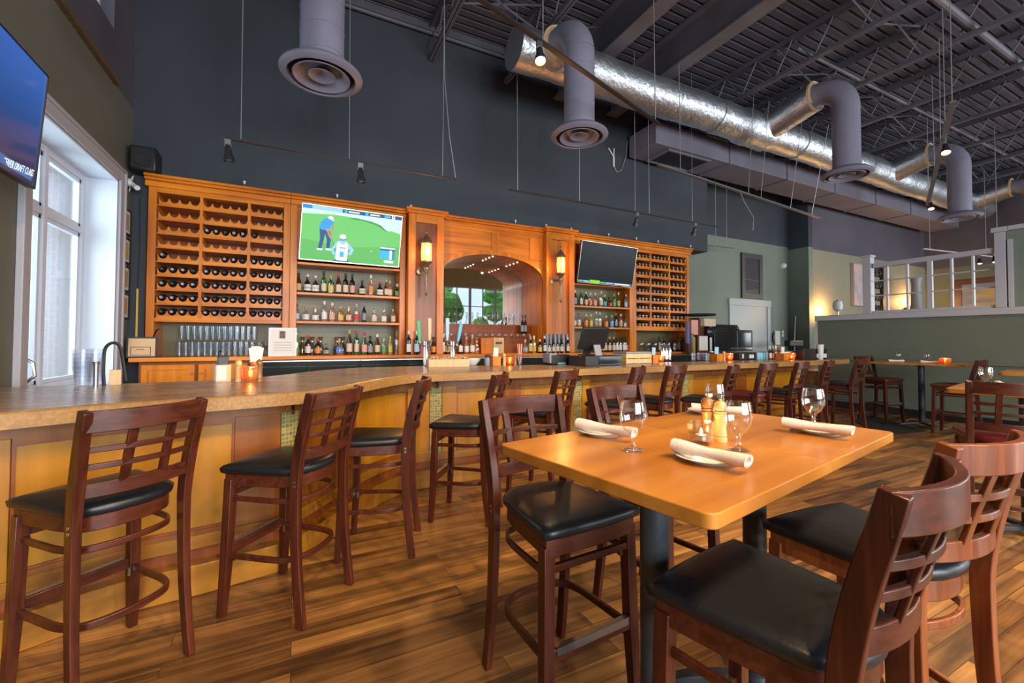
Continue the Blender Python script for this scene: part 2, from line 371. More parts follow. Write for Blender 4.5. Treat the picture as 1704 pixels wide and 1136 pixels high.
# black wall over the bar cabinets
st('wall_black', bx(XL, 6.9, 3.5, 8.54, 7.3, CZ), 'wall_dark')
st('wall_black_side', bx(XL, 6.9, 0, -1.70, 7.3, 3.5), 'wall_dark')
JX = 12.88
wall_y('wall_back', WB, WB+.2, XL-.3, JX, 0, 4.18, [], 'wall_green')
st('wall_back_upper', bx(8.4, WB, 4.18, JX, WB+.2, CZ), 'wall_dark')
st('wall_jog', bx(JX, 7.08, 0, JX+.2, WB+.2, 4.1), 'wall_green')
st('wall_jog_upper', bx(JX, 7.08, 4.1, JX+.2, WB+.2, CZ), 'wall_dark')
st('wall_rear', bx(JX+.2, 7.08, 0, 20, 7.28, 4.05), 'wall_beige')
st('wall_rear_upper', bx(JX+.2, 7.08, 4.05, 20, 7.28, CZ), 'wall_purple')
wall_x('wall_right', 19.9, 20.2, -6.6, 7.28, 0, 3.95, [(-5.0, .6, 1.4, 3.7)], 'wall_sage')
st('wall_right_upper', bx(19.9, -6.6, 3.95, 20.2, 7.28, CZ), 'wall_purple')
# storefront wall behind the camera
FW = [(-1.5, .9), (1.3, 3.7), (4.1, 6.5), (13.2, 15.8), (16.2, 18.8)]
fh = [(a, c, .6, 4.2) for a, c in FW]+[(6.9, 12.9, 1.2, 4.3)]
wall_y('wall_front', -6.8, -6.6, XL-.3, 20.2, 0, 5.6, fh, 'wall_tan')
st('wall_front_upper', bx(XL-.3, -6.8, 5.6, 20.2, -6.6, CZ), 'wall_dark')
def window_y(n, x0, x1, z0, z1, y, cols, rows):
    f = MB(); w = .06
    for i in range(cols+1):
        x = x0+(x1-x0)*i/cols; q = w if i in (0, cols) or (cols == 8 and i % 2 == 0) else .02; f.box(x-q, y-.05, z0, x+q, y+.05, z1)
    for j in range(rows+1):
        z = z0+(z1-z0)*j/rows; q = w if j in (0, rows) else .02; f.box(x0, y-.045, z-q, x1, y+.045, z+q)
    o = st('window_%d' % n, f, 'trim_white'); tag(bx(x0, y-.004, z0, x1, y+.004, z1).build('pane', 'pane', parent=o))
for i, (a, c) in enumerate(FW): window_y(i+3, a, c, .6, 4.2, -6.7, 2, 2)
window_y(8, 6.9, 12.9, 1.2, 4.3, -6.7, 8, 3)
f = MB()
for y in (-5, -3.1, -1.3, .6): f.box(19.95, y-.05, 1.4, 20.05, y+.05, 3.7)
for z in (1.4, 2.5, 3.7): f.box(19.96, -5, z-.04, 20.04, .6, z+.04)
o = st('window_9', f, 'trim_white'); bx(19.99, -5, 1.4, 20.0, .6, 3.7).build('pane', 'pane', parent=o)
# deep white window in the left wall
f = MB(); y0, y1, z0, z1 = 4.62, 6.46, .9, 3.26; c = .13
f.box(XL, y0-c, z0-.02, XL+.03, y0, z1+c); f.box(XL, y1, z0-.02, XL+.03, y1+c, z1+c); f.box(XL, y0, z1, XL+.03, y1, z1+c)
f.box(XL, y0-c-.015, z0-.02, XL+.045, y0-c+.02, z1+c+.015); f.box(XL, y1+c-.02, z0-.02, XL+.045, y1+c+.015, z1+c+.015); f.box(XL, y0-c, z1+c-.02, XL+.045, y1+c, z1+c+.015)
w1 = st('window_1', f, 'trim_white', bevel=.006)
f = MB(); X0 = -2.17
f.box(X0-.05, y0, z0, XL, y0+.02, z1); f.box(X0-.05, y1-.02, z0, XL, y1, z1); f.box(X0-.05, y0, z1-.02, XL, y1, z1); f.box(X0-.05, y0, z0, XL+.03, y1, z0+.03)
f.build('jamb', 'jamb_white', parent=w1)
f = MB(); ym = 5.6; zt = 2.62
for y in (y0+.05, ym, y1-.05): f.box(X0-.04, y-.035, z0, X0+.04, y+.035, z1)
for z in (z0+.06, zt, z1-.05): f.box(X0-.035, y0, z-.035, X0+.035, y1, z+.035)
f.build('sash_frame', 'jamb_white', parent=w1, bevel=.004)
f = MB()
for a, b_ in ((y0+.085, ym-.035), (ym+.035, y1-.085)):
    for q, r_ in ((z0+.095, zt-.035), (zt+.035, z1-.085)):
        for y in (a, b_-.04): f.box(X0-.02, y, q, X0+.02, y+.04, r_)
        for z in (q, r_-.04): f.box(X0-.02, a, z, X0+.02, b_, z+.04)
f.build('inner_sash', 'jamb_white', parent=w1, bevel=.003)
bx(X0-.012, y0+.05, z0+.05, X0-.006, y1-.05, z1-.05).build('pane', 'pane', parent=w1)
f = MB(); f.box(XL-.2, 4.5, 4.87, XL-.12, 4.56, 6.1); f.box(XL-.2, 6.16, 4.87, XL-.12, 6.22, 6.1); f.box(XL-.2, 4.5, 4.87, XL-.12, 6.22, 4.93); f.box(XL-.2, 4.5, 6.04, XL-.12, 6.22, 6.1)
w2 = st('window_2', f, 'jamb_white'); bx(XL-.17, 4.53, 4.9, XL-.165, 6.19, 6.07).build('pane', 'pane', parent=w2)
# outside
tag(bx(-60, -70, -.4, 60, 70, -.15).build('ground', 'lawn'), kind='structure')
T = thing('neighbour_building', 'brick and pinkish stucco building face outside the white window', 'building')
bx(-4.6, 10.45, -.15, -3.79, 11.5, 6.5).build('brick_pier', 'brick', parent=T); bx(-3.788, 10.5, -.15, -2.2, 11.5, 6.5).build('stucco_wall', 'stucco', parent=T); bx(-3.82, 10.40, 2.5, -2.2, 10.5, 2.62).build('ledge', 'stucco', parent=T)
def tree(x, y, h, r, lab, n=34):
    t = thing('tree', lab, 'tree', (x, y, -.15)); MB().tube([(0, 0, 0), (.1, 0, h*.35), (0, .1, h*.7)], [.16, .12, .05], 8).build('trunk', 'bronze', parent=t)
    b = MB(); rnd = random.Random(int(x*10))
    for k in range(n):
        c = Vector((rnd.gauss(0, r*.45), rnd.gauss(0, r*.45), h*.62+rnd.gauss(0, h*.17))); q = r*rnd.uniform(.2, .38)
        b.lathe([(0, -q), (q*.8, -q*.6), (q, 0), (q*.7, q*.7), (0, q)], c, 7)
    b.build('crown', 'leaf', parent=t, ang=20)
tree(8.0, -12, 5.5, 2.2, 'leafy green tree outside the left panes, seen in the bar mirror'); tree(14.0, -13, 6, 2.2, 'leafy green tree outside the right panes, seen in the bar mirror')
tree(24.5, -2.5, 6, 2.6, 'leafy green tree outside the far side window')
# back wall: door and mirror, switches
a = aty(1212, 497, WB); c = aty(1280, 502, WB)
f = MB(); dz = a.z; t_ = .14
f.box(a.x, WB-.04, 0, a.x+t_, WB+.01, dz); f.box(c.x-t_, WB-.04, 0, c.x, WB+.01, dz); f.box(a.x-.02, WB-.05, dz-.16, c.x+.02, WB+.01, dz+.02)
d1 = st('door_1', f, 'door_white', bevel=.006)
bx(a.x+t_, WB-.015, 0, c.x-t_, WB+.02, dz-.16).build('door_leaf', 'door_white', parent=d1)
MB().lathe([(.03, 0), (.03, .03), (.04, .05), (.02, .07)], (a.x+t_+.1, WB-.015, 1.0), 12, 1).build('door_handle', 'metal', parent=d1)
a = aty(1232, 420, WB); c = aty(1267, 498, WB)
t = thing('wall_mirror', 'tall dark-framed mirror on green wall above the white door', 'mirror', (0, 0, 0))
f = MB(); fw = .13
frame4(f, a.x, c.z, c.x, a.z, fw, WB-.05, WB-.005)
f.build('frame', 'frame_dark', parent=t); bx(a.x+fw-.01, WB-.03, c.z+fw-.01, c.x-fw+.01, WB-.015, a.z-fw+.01).build('mirror_glass', 'mirror', parent=t)
p = aty(1304, 442, WB-.05)
tag(MB().lathe([(.09, 0), (.09, .03), (.07, .09), (.03, .12)], (p.x, WB-.001, p.z), 14, 1).build('motion_sensor', 'white'), 'small white dome sensor high on green wall near the corner', 'sensor')
p = aty(1292, 562, WB-.03)
t = thing('wall_phone', 'cream intercom box on green wall beside the white door', 'intercom'); bx(p.x-.1, WB-.06, p.z-.2, p.x+.13, WB-.002, p.z+.2).build('housing', 'paper', parent=t, bevel=.01)
MB().tube([(p.x-.2, WB-.07, p.z-.12), (p.x-.23, WB-.08, p.z), (p.x-.2, WB-.07, p.z+.12)], .035, 8).build('handset', 'black', parent=t)
p = aty(1303.5, 555, WB-.03); f = bx(p.x-.045, WB-.015, p.z-.09, p.x+.045, WB-.002, p.z+.09)
t = thing('light_switch', 'white light switch plate right of the cream intercom', 'switch'); f.build('plate', 'white', parent=t, bevel=.003); bx(p.x-.012, WB-.03, p.z-.02, p.x+.012, WB-.015, p.z+.02).build('toggle', 'white', parent=t)
# ---- half wall of the raised dining area with lattice screen
HX = 10.5
st('wall_half', bx(HX, -1.5, 0, HX+.16, 5.6, 1.88), 'wall_sage')
st('trim_2', bx(HX-.05, -1.5, 1.88, HX+.21, 5.64, 2.0), 'trim_white', bevel=.01)
st('trim_3', bx(HX-.03, -1.5, 1.02, HX, 5.6, 1.08), 'wall_sage', bevel=.01)
st('baseboard_half', bx(HX-.02, -1.5, 0, HX, 5.6, .14), 'black')
st('floor_raised', bx(HX+.16, -1.5, 0, 19.9, 7.08, .75), 'floor')
t = thing('lattice_screen', 'white lattice screen of open squares on the half wall ledge', 'screen')
f = MB(); f.box(HX-.02, 4.58, 2.0, HX+.14, 4.72, 3.16); f.box(HX-.04, 4.56, 3.16, HX+.16, 4.74, 3.2); f.build('end_post', 'trim_white', parent=t, bevel=.006)
f = MB(); f.box(HX-.02, 2.70, 2.0, HX+.14, 2.83, 3.26); f.box(HX-.05, 2.67, 3.26, HX+.17, 2.86, 3.34); f.build('corner_post', 'trim_white', parent=t, bevel=.006)
bx(HX+.02, 2.84, 2.93, HX+.13, 4.55, 3.02).build('top_rail', 'trim_white', parent=t, bevel=.004)
bx(HX+.02, 2.84, 2.0, HX+.13, 4.55, 2.05).build('bottom_rail', 'trim_white', parent=t, bevel=.004)
for y in [atx(q_, 480, HX+.07).y for q_ in (1477, 1510.5, 1548, 1584.5, 1620)]: bx(HX+.045, y-(.035 if 3.6 < y < 3.75 else .014), 2.05, HX+.105, y+(.035 if 3.6 < y < 3.75 else .014), 2.93).build('upright', 'trim_white', parent=t)
for z in (2.36, 2.66): bx(HX+.055, 2.84, z-.011, HX+.095, 4.55, z+.011).build('crossbar', 'trim_white', parent=t)
t = thing('booth_screen', 'taller green screen wall with white lattice panes at the right edge', 'screen')
f = MB(); f.box(HX+.01, 1.0, 3.12, HX+.12, 2.69, 3.26); f.box(HX+.01, 2.44, 2.0, HX+.12, 2.62, 3.12); f.build('green_panel', 'wall_green', parent=t)
f = MB(); f.box(HX-.05, .9, 3.262, HX+.17, 2.665, 3.338); f.box(HX-.02, 2.62, 2.0, HX+.13, 2.68, 3.12); f.box(HX-.02, 2.38, 2.0, HX+.13, 2.44, 3.12); f.build('white_trim', 'trim_white', parent=t, bevel=.004)
f = MB()
for z in (2.35, 2.72): f.box(HX+.04, 1, z-.012, HX+.09, 2.38, z+.012)
for y in (1.9, 1.5): f.box(HX+.03, y-.02, 2.0, HX+.1, y+.02, 3.12)
f.build('lattice_bars', 'trim_white', parent=t)
# art and lamps in the raised area
a = aty(1420, 437, 7.0); c = aty(1440, 510, 7.0)
t = thing('canvas_painting', 'tall pink and grey canvas painting beside the white end post', 'painting')
bx(a.x, 7.0, c.z, c.x+.35, 7.075, a.z).build('canvas', 'lb_grey', parent=t); m, N, L, b = nodes('art')
tc = N.new('ShaderNodeTexCoord'); n1 = N.new('ShaderNodeTexNoise'); n1.inputs['Scale'].default_value = 1.6; n1.inputs['Distortion'].default_value = 1.5; L.new(tc.outputs['Object'], n1.inputs[0])
r1 = N.new('ShaderNodeValToRGB'); e = r1.color_ramp.elements; e[0].position = .35; e[0].color = (.30, .34, .42, 1); e[1].position = .62; e[1].color = (.62, .40, .36, 1); L.new(n1.outputs[0], r1.inputs[0]); L.new(r1.outputs[0], b.inputs[0])
bx(a.x+.02, 6.992, c.z+.02, c.x+.33, 6.999, a.z-.02).build('picture', 'art', parent=t)
def framed(name, label, X, ya, yb, za, zb, fmat, pmat, w=.1):
    t = thing(name, label, 'picture'); f = MB()
    frame4(f, ya, za, yb, zb, w, X-.05, X-.005, 'x')
    f.build('frame', fmat, parent=t, bevel=.006); bx(X-.03, ya+w-.01, za+w-.01, X-.012, yb-w+.01, zb-w+.01).build('picture', pmat, parent=t)
m, N, L, b = nodes('landscape'); tc = N.new('ShaderNodeTexCoord'); n1 = N.new('ShaderNodeTexNoise'); n1.inputs['Scale'].default_value = 2.5; L.new(tc.outputs['Object'], n1.inputs[0])
mp = N.new('ShaderNodeMapping'); mp.inputs['Scale'].default_value = (1, .5, 2); L.new(tc.outputs['Object'], mp.inputs[0]); L.new(mp.outputs[0], n1.inputs[0])
r1 = N.new('ShaderNodeValToRGB'); e = r1.color_ramp.elements; e[0].position = .4; e[0].color = (.16, .2, .3, 1); e[1].position = .6; e[1].color = (.4, .3, .14, 1); L.new(n1.outputs[0], r1.inputs[0]); L.new(r1.outputs[0], b.inputs[0])
framed('framed_picture', 'large brown-framed landscape picture on the far end wall', 19.9, 4.2, 6.3, 1.9, 3.5, 'wood_seat', 'landscape', .17)
# a scrolled metal panel, a pink lantern, wall lamps on the rear wall
p = aty(1462, 495, 7.0)
t = thing('scroll_panel', 'dark scrolled iron panel on rear wall behind lattice screen', 'wall decoration')
f = MB(); W_, H_ = .7, 2.0
frame4(f, p.x-W_/2, p.z-H_/2, p.x+W_/2, p.z+H_/2, .08, 7.0, 7.07)
f.build('frame', 'black', parent=t); f = MB()
for j in range(5):
    for s_ in (-1, 1):
        cx, cz = p.x+s_*.13, p.z-.76+j*.38; f.tube([(cx+.11*cos(k*.6)*(1-k*.05), 7.03, cz+.15*sin(k*.6)*(1-k*.05)) for k in range(14)], .02, 5)
f.build('scrollwork', 'black', parent=t)
p = aty(1492, 485, 6.9)
t = thing('lantern', 'pale pink lantern with a grey top standing behind lattice screen', 'lantern', (p.x, 6.4, .75))
MB().lathe([(.12, 0), (.12, .04), (.03, .08), (.03, .9), (.2, .95), (.2, 1.0)], (0, 0, 0), 14).build('stand', 'metal', parent=t)
MB().lathe([(.22, 1.0), (.26, 1.3), (.24, 1.62)], (0, 0, 0), 16).build('shade', 'lb_pink', parent=t); MB().lathe([(.2, 1.62), (.14, 1.75), (.12, 2.5), (.16, 2.7)], (0, 0, 0), 12).build('chimney', 'lb_grey', parent=t)
def uplight(px, py, y, lab):
    p = aty(px, py, y); t = thing('wall_sconce', lab, 'wall lamp', (p.x, y, p.z))
    MB().lathe([(.03, -.25), (.05, -.05), (.16, .05), (.14, .05), (.04, -.02)], (0, 0, 0), 14).build('bowl', 'brass', parent=t)
    MB().tube([(0, 0, -.2), (0, 7.075-y, -.2)], .02, 6).build('arm', 'brass', parent=t)
    l = bpy.data.lights.new('sconce_light', 'POINT'); l.energy = 60; l.color = (1, .5, .16); l.shadow_soft_size = .1
    o = bpy.data.objects.new('sconce_light', l); S.collection.objects.link(o); o.location = (p.x, y-.05, p.z+.22)
uplight(1376, 530, 6.9, 'brass uplighter glowing orange on the sage wall left of the painting')
uplight(1518, 512, 6.9, 'brass uplighter glowing orange on the sage wall behind the lattice screen')
p = atx(1394, 505, HX+1.6)
t = thing('table_lamp', 'small brass lamp with round white globe above the half wall ledge', 'lamp', (p.x, p.y, .75))
MB().lathe([(.09, 0), (.09, .03), (.02, .06), (.02, p.z-.95)], (0, 0, 0), 12).build('stem', 'brass', parent=t); MB().lathe([(.02, 0), (.09, .05), (.11, .15), (.09, .25), (.02, .3)], (0, 0, p.z-.95), 14).build('globe', 'white', parent=t)
# ================================================================ bar
ZB = 1.11
fe = [(-1.85, 2.30), (-1.10, 2.60), (-.76, 2.75), (-.44, 2.79), (-.235, 2.83), (-.035, 2.87), (.10, 2.93), (.28, 3.12), (.52, 3.45), (.80, 3.78), (1.05, 3.93), (1.45, 3.95), (2.4, 3.95), (4.4, 4.0), (6.3, 4.07), (8.2, 4.14), (8.85, 4.20)]
be = [(9.6, 4.72), (8.2, 4.72), (5.7, 4.70), (3.8, 4.72), (2.4, 4.90), (1.75, 5.05), (1.1, 5.18), (.6, 5.12), (.2, 4.80), (-.056, 4.43), (-.275, 4.17), (-.55, 3.98), (-1.1, 3.94), (-1.85, 3.94)]
front = smooth_path([(x, y, 0) for x, y in fe], 6); back = smooth_path([(x, y, 0) for x, y in be], 5)
def ring(pts, ins, cl=True):
    out = []; n = len(pts)
    for i, p in enumerate(pts):
        a, b_ = pts[max(i-1, 0)], pts[min(i+1, n-1)]; t = (b_-a).normalized(); out.append(p+Vector((-t.y, t.x, 0))*ins)
    return out
outline = front+back
f = MB(); n = len(outline); lv = [(ZB-.075, .0), (ZB-.01, 0), (ZB-.003, .006), (ZB, .016)]; V = []
cen = Vector((3, 4.3, 0))
for z, ins in lv:
    F_ = ring(front, ins); B_ = ring(back, ins); V += [(p.x, p.y, z) for p in F_+B_]
fs = []
for k in range(3):
    for i in range(n): fs.append((k*n+i, k*n+(i+1) % n, (k+1)*n+(i+1) % n, (k+1)*n+i))
f.add(V, fs); f.mi = [1]*len(fs)
f.add([V[3*n+i] for i in range(n)], [tuple(range(n))]); f.add([V[i] for i in range(n)], [tuple(reversed(range(n)))])
f.mi[-2:] = [0, 0]; f.mi[2*n:3*n] = [0]*n
tag(f.build('bar_worktop', ['bar_top', 'bar_edge']), 'long curved mottled brown bar top with golden edge', 'worktop')
# body with panels
T = thing('bar_counter', 'long curved honey-wood bar front with framed panels and mosaic strips', 'bar counter')
body = ring(front, .26); nb = max(i for i, p in enumerate(front) if p.x < 8.15)
body = body[:nb]; bback = [p for p in ring(back, .10) if p.x < 8.2]
f = MB(); f.prism([(p.x, p.y) for p in body+bback], .16, ZB-.077); f.build('body', 'honey_red', parent=T)
L_ = [0]
for a, b_ in zip(body[:-1], body[1:]): L_.append(L_[-1]+(b_-a).length)
def at_len(s):
    for i in range(len(L_)-1):
        if L_[i+1] >= s: k = (s-L_[i])/(L_[i+1]-L_[i]); return body[i].lerp(body[i+1], k), (body[i+1]-body[i]).normalized()
    return body[-1], (body[-1]-body[-2]).normalized()
def s_of_px(px):
    best = min(range(0, int(L_[-1]*100)), key=lambda q: abs(pxl(at_len(q/100)[0])-px)); return best/100
def pxl(p):
    d = p-CAM; k = d.dot(_f); return CX+F_PX*d.dot(_rt)/k
def band(name, s0, s1, z0, z1, out, mat, th=.02, uv=False, bevel=0):
    k = max(2, int((s1-s0)/.06)); A, B = [], []
    for i in range(k+1):
        p, t = at_len(s0+(s1-s0)*i/k); nrm = Vector((t.y, -t.x, 0)); A.append(p+nrm*out); B.append(p+nrm*(out-th))
    vs = []; m_ = k+1
    for z in (z0, z1): vs += [(p.x, p.y, z) for p in A]
    for z in (z0, z1): vs += [(p.x, p.y, z) for p in B]
    fs = []
    for i in range(k): fs += [(i, i+1, m_+i+1, m_+i), (m_+i, m_+i+1, 3*m_+i+1, 3*m_+i), (2*m_+i, i, i+1, 2*m_+i+1)]
    fs += [(0, m_, 3*m_, 2*m_), (k, 2*m_+k, 3*m_+k, m_+k)]
    o = MB().add(vs, fs).build(name, mat, parent=T, bevel=bevel)
    if uv:
        u = o.data.uv_layers.new(name='UVMap')
        for l in o.data.loops:
            c = o.data.vertices[l.vertex_index].co; i = l.vertex_index % m_; u.data[l.index].uv = (i/k*(s1-s0), c.z)
    return o
SE = L_[-1]
tiles = [s_of_px(p) for p in (474, 723, 958, 1139, 1330)]
band('base_board', 0, SE, 0, .17, .10, 'honey_h', .12, bevel=.006)
band('toe_shadow_band', 0, SE, .17, .235, .015, 'cab_dark', .03)  # recessed strip, shadow of the gap put into its dark colour
band('lower_rail', 0, SE, .235, .31, .04, 'honey_h', .05, bevel=.004)
band('upper_rail', 0, SE, ZB-.15, ZB-.077, .035, 'honey_red', .05)
for i, s in enumerate(tiles): band('mosaic_strip', s-.062, s+.062, .31, ZB-.15, .03, 'mosaic', .03, uv=True)
pans = [(8, 385), (585, 674), (757, 838), (862, 936), (980, 1044), (1060, 1122), (1152, 1222), (1240, 1316), (1342, 1368)]
prev = 0.0
for i, (a, b_) in enumerate(pans):
    lo, hi = s_of_px(a), s_of_px(b_)
    for t0, t1 in [(prev, lo)]:
        cut = [q for q in tiles if t0 < q < t1]; pieces = []; u = t0
        for q in cut: pieces.append((u, q-.065)); u = q+.065
        pieces.append((u, t1))
        for u0, u1 in pieces:
            if u1-u0 > .02: band('stile', u0, u1-.003, .31, ZB-.15, .036, 'honey_red' if i % 2 else 'honey', .04, bevel=.003)
    band('panel', lo, hi, .34, ZB-.175, .016, 'honey', .02)
    for zz in (.31, ZB-.178): band('panel_molding', lo, hi, zz, zz+.028, .036, 'honey_red', .03)
    for zz in (.338, ZB-.19): band('panel_bead', lo+.012, hi-.012, zz, zz+.012, .028, 'cab_dark', .02)
    for ss in (lo, hi-.012): band('panel_bead', ss, ss+.012, .338, ZB-.178, .028, 'cab_dark', .02)
    prev = hi
if prev < SE-.05: band('stile', prev, SE, .31, ZB-.15, .036, 'honey_red', .04)
for px in (474, 723, 843, 958):
    p, t = at_len(s_of_px(px)); q = p+Vector((t.y, -t.x, 0))*.05
    MB().tube([(q.x, q.y, 1.02), (q.x, q.y-.03, 1.0), (q.x, q.y-.05, .975), (q.x, q.y-.04, .955), (q.x, q.y-.015, .96)], [.012, .01, .01, .009, .012], 6).build('purse_hook', 'metal', parent=T)
# ================================================================ back bar cabinetry (front plane Y=6.8)
YF = 6.8
def cabinet(name, label): return thing(name, label, 'cabinet')
XA = [-1.67, -.09, 1.53, 2.11, 4.03, 4.64, 6.19, 7.82]
CT = 1.20                                     # top of the back counter
def crown(x0, x1, par, yf=YF):
    f = MB(); f.box(x0, yf-.03, 3.33, x1, yf+.10, 3.40); f.box(x0-.0, yf-.07, 3.40, x1+.0, yf+.1, 3.435); f.box(x0, yf-.10, 3.435, x1, yf+.1, 3.47)
    f.build('crown', 'cab_h', parent=par, bevel=.008)
BOT = []
def wine_rack(label, x0, x1, divs, side):
    T = cabinet('wine_rack', label)
    bx(x0, YF, CT, x0+.085, 7.3, 3.35).build('side_panel', 'cab', parent=T, bevel=.006); bx(x1-.085, YF, CT, x1, 7.3, 3.35).build('side_panel', 'cab', parent=T, bevel=.006)
    bx(x0+.085, YF, 3.27, x1-.085, 7.3, 3.35).build('top_rail', 'cab_h', parent=T, bevel=.004)
    bx(x0+.085, 7.22, 1.69, x1-.085, 7.26, 3.27).build('back_panel', 'cab_dark', parent=T); bx(x0+.085, 7.22, CT, x1-.085, 7.26, 1.64).build('painted_mirror_back', 'painted_mirror_back', parent=T)
    bx(x0+.085, YF, 1.64, x1-.085, 7.22, 1.69).build('bottom_shelf', 'cab_h', parent=T, bevel=.004)
    crown(x0-(.03 if side == 'left' else 0), x1+(.03 if side == 'right' else 0), T)
    for d in divs: bx(d-.016, YF+.005, 1.69, d+.016, 7.1, 3.27).build('divider', 'cab', parent=T)
    cols = []; ed = [x0+.085]+list(divs)+[x1-.085]
    for (a, b_), n in zip(zip(ed[:-1], ed[1:]), (4, 5, 4)):
        a += .018; b_ -= .018; w = (b_-a)/n; cols += [(a+w*(i+.5), w) for i in range(n)]
    for i in range(9):
        z = 1.69+.1785*i
        if i: bx(x0+.085, YF+.02, z-.012, x1-.085, 7.2, z+.002).build('shelf', 'cab_h', parent=T)
        poly = [(cols[0][0]-cols[0][1]/2, z)]
        for cx, w in cols:
            r = w*.5-.004; poly.append((cx-w/2, z+.088))
            for k in range(9): th = pi+pi*k/8; poly.append((cx+r*cos(th)*.92, z+.082+r*sin(th)*1.0))
            poly.append((cx+w/2, z+.088))
        poly.append((cols[-1][0]+cols[-1][1]/2, z)); f = MB()
        for yy in (YF+.012, 7.08):
            N_ = len(poly); 
            # strip-built scallop: quads from base line to the scalloped edge
            top = poly[1:-1]; vs = []; fs = []
            for (px_, pz_) in top: vs += [(px_, yy, z), (px_, yy, pz_), (px_, yy+.022, z), (px_, yy+.022, pz_)]
            for q in range(len(top)-1):
                o = q*4; fs += [(o, o+4, o+5, o+1), (o+2, o+3, o+7, o+6), (o+1, o+5, o+7, o+3), (o, o+2, o+6, o+4)]
            f.add(vs, fs)
        f.build('scalloped_rail', 'cab_h', parent=T)
    return cols
cL = wine_rack('orange-brown wooden wine rack at left end of the back bar', XA[0], XA[1], (-1.123, -.59), 'left')
cR = wine_rack('orange-brown wooden wine rack at right end of the back bar', XA[6], XA[7], (6.68, 7.22), 'right')
# lying wine bottles, neck outward
bp_ = MB().lathe([(.044, -.20), (.046, -.19), (.046, -.02), (.043, .0), (.030, .018), (.018, .026), (.0155, .035), (.0155, .07)], (0, 0, 0), 16, 1); bm_body = bp_.build('bottle_body', 'bt_black').data
bpy.data.objects.remove(bpy.data.objects['bottle_body'])
cp_ = MB().lathe([(.0165, .04), (.0175, .042), (.0175, .075), (.012, .078)], (0, 0, 0), 12, 1); me_cap = {}
for nm in ('lb_grey', 'lb_black', 'lb_gold', 'lb_red', 'lb_white'):
    o = cp_.build('tmp', nm); me_cap[nm] = o.data; bpy.data.objects.remove(o)
rows_word = ['lowest', 'second lowest', 'third lowest', 'fourth lowest', 'middle', 'fourth highest', 'third highest', 'second highest', 'highest']
def rack_bottles(cols, where, pres, caps):
    for i in range(9):
        for j, (cx, w) in enumerate(cols):
            if not pres(i, j): continue
            T = bpy.data.objects.new('wine_bottle', bm_body); S.collection.objects.link(T); T.location = (cx, YF+.04, 1.69+.1785*i+.079)
            tag(T, 'dark wine bottle, %s from left, %s row, %s wine rack' % (ORD[j], rows_word[i], where), 'wine bottle', 'wine bottles lying in the %s rack' % where)
            c = bpy.data.objects.new('capsule', me_cap[caps(i, j)]); S.collection.objects.link(c); c.parent = T
rack_bottles(cL, 'left', lambda i, j: i <= 3 or (i == 4 and (j == 0 or j >= 6)) or (i == 6 and 4 <= j <= 9), lambda i, j: 'lb_grey' if (i+j) % 3 else 'lb_black')
rack_bottles(cR, 'right', lambda i, j: True, lambda i, j: 'lb_white' if i < 4 and j < 9 and (i*3+j) % 3 else ('lb_gold' if (i+j) % 4 == 0 else 'lb_grey') if not (i == 1 and j in (2, 3)) else 'lb_red')
def shelf_unit(label, x0, x1):
    T = cabinet('shelf_cabinet', label)
    for a in (x0, x1-.09): bx(a, YF, CT, a+.09, 7.3, 3.35).build('side_panel', 'cab', parent=T, bevel=.006)
    bx(x0+.09, YF, 3.27, x1-.09, 7.3, 3.35).build('top_rail', 'cab_h', parent=T, bevel=.004); crown(x0, x1, T)
    bx(x0+.09, 7.22, CT, x1-.09, 7.26, 2.53).build('painted_mirror_back', 'painted_mirror_back', parent=T); bx(x0+.09, 7.22, 2.53, x1-.09, 7.26, 3.27).build('back_panel', 'cab_dark', parent=T)
    bx(x0+.09, YF+.03, 2.56, x1-.09, YF+.06, 3.27).build('tv_backing_panel', 'cab', parent=T)
    for a in (x0+.09, x1-.13): bx(a, YF+.01, 2.56, a+.04, YF+.06, 3.27).build('inner_stile', 'cab', parent=T)
    for z in (1.69, 2.10, 2.53): bx(x0+.09, YF+.005, z-.035, x1-.09, 7.22, z).build('shelf', 'cab_h', parent=T, bevel=.004)
shelf_unit('orange-brown open shelf cabinet under the golf television', XA[1]+.002, XA[2])
shelf_unit('orange-brown open shelf cabinet under the dark television', XA[5], XA[6])
def pilaster(label, x0, x1):
    T = cabinet('pilaster_cabinet', label); y = 6.66
    for a in (x0, x1-.115): bx(a, y, CT, a+.115, 7.3, 3.40).build('stile', 'cab', parent=T, bevel=.006)
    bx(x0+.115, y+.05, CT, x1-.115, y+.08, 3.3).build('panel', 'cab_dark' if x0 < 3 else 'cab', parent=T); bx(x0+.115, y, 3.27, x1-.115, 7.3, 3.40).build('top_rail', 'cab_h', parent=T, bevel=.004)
    f = MB(); f.box(x0-.03, y-.04, 3.40, x1+.03, 7.0, 3.44); f.box(x0-.05, y-.07, 3.44, x1+.05, 7.0, 3.48); f.build('crown', 'cab_h', parent=T, bevel=.006)
pilaster('orange-brown panelled pilaster left of the arch, behind a lantern', XA[2]+.01, XA[3]); pilaster('orange-brown panelled pilaster right of the arch, behind a lantern', XA[4], XA[5])
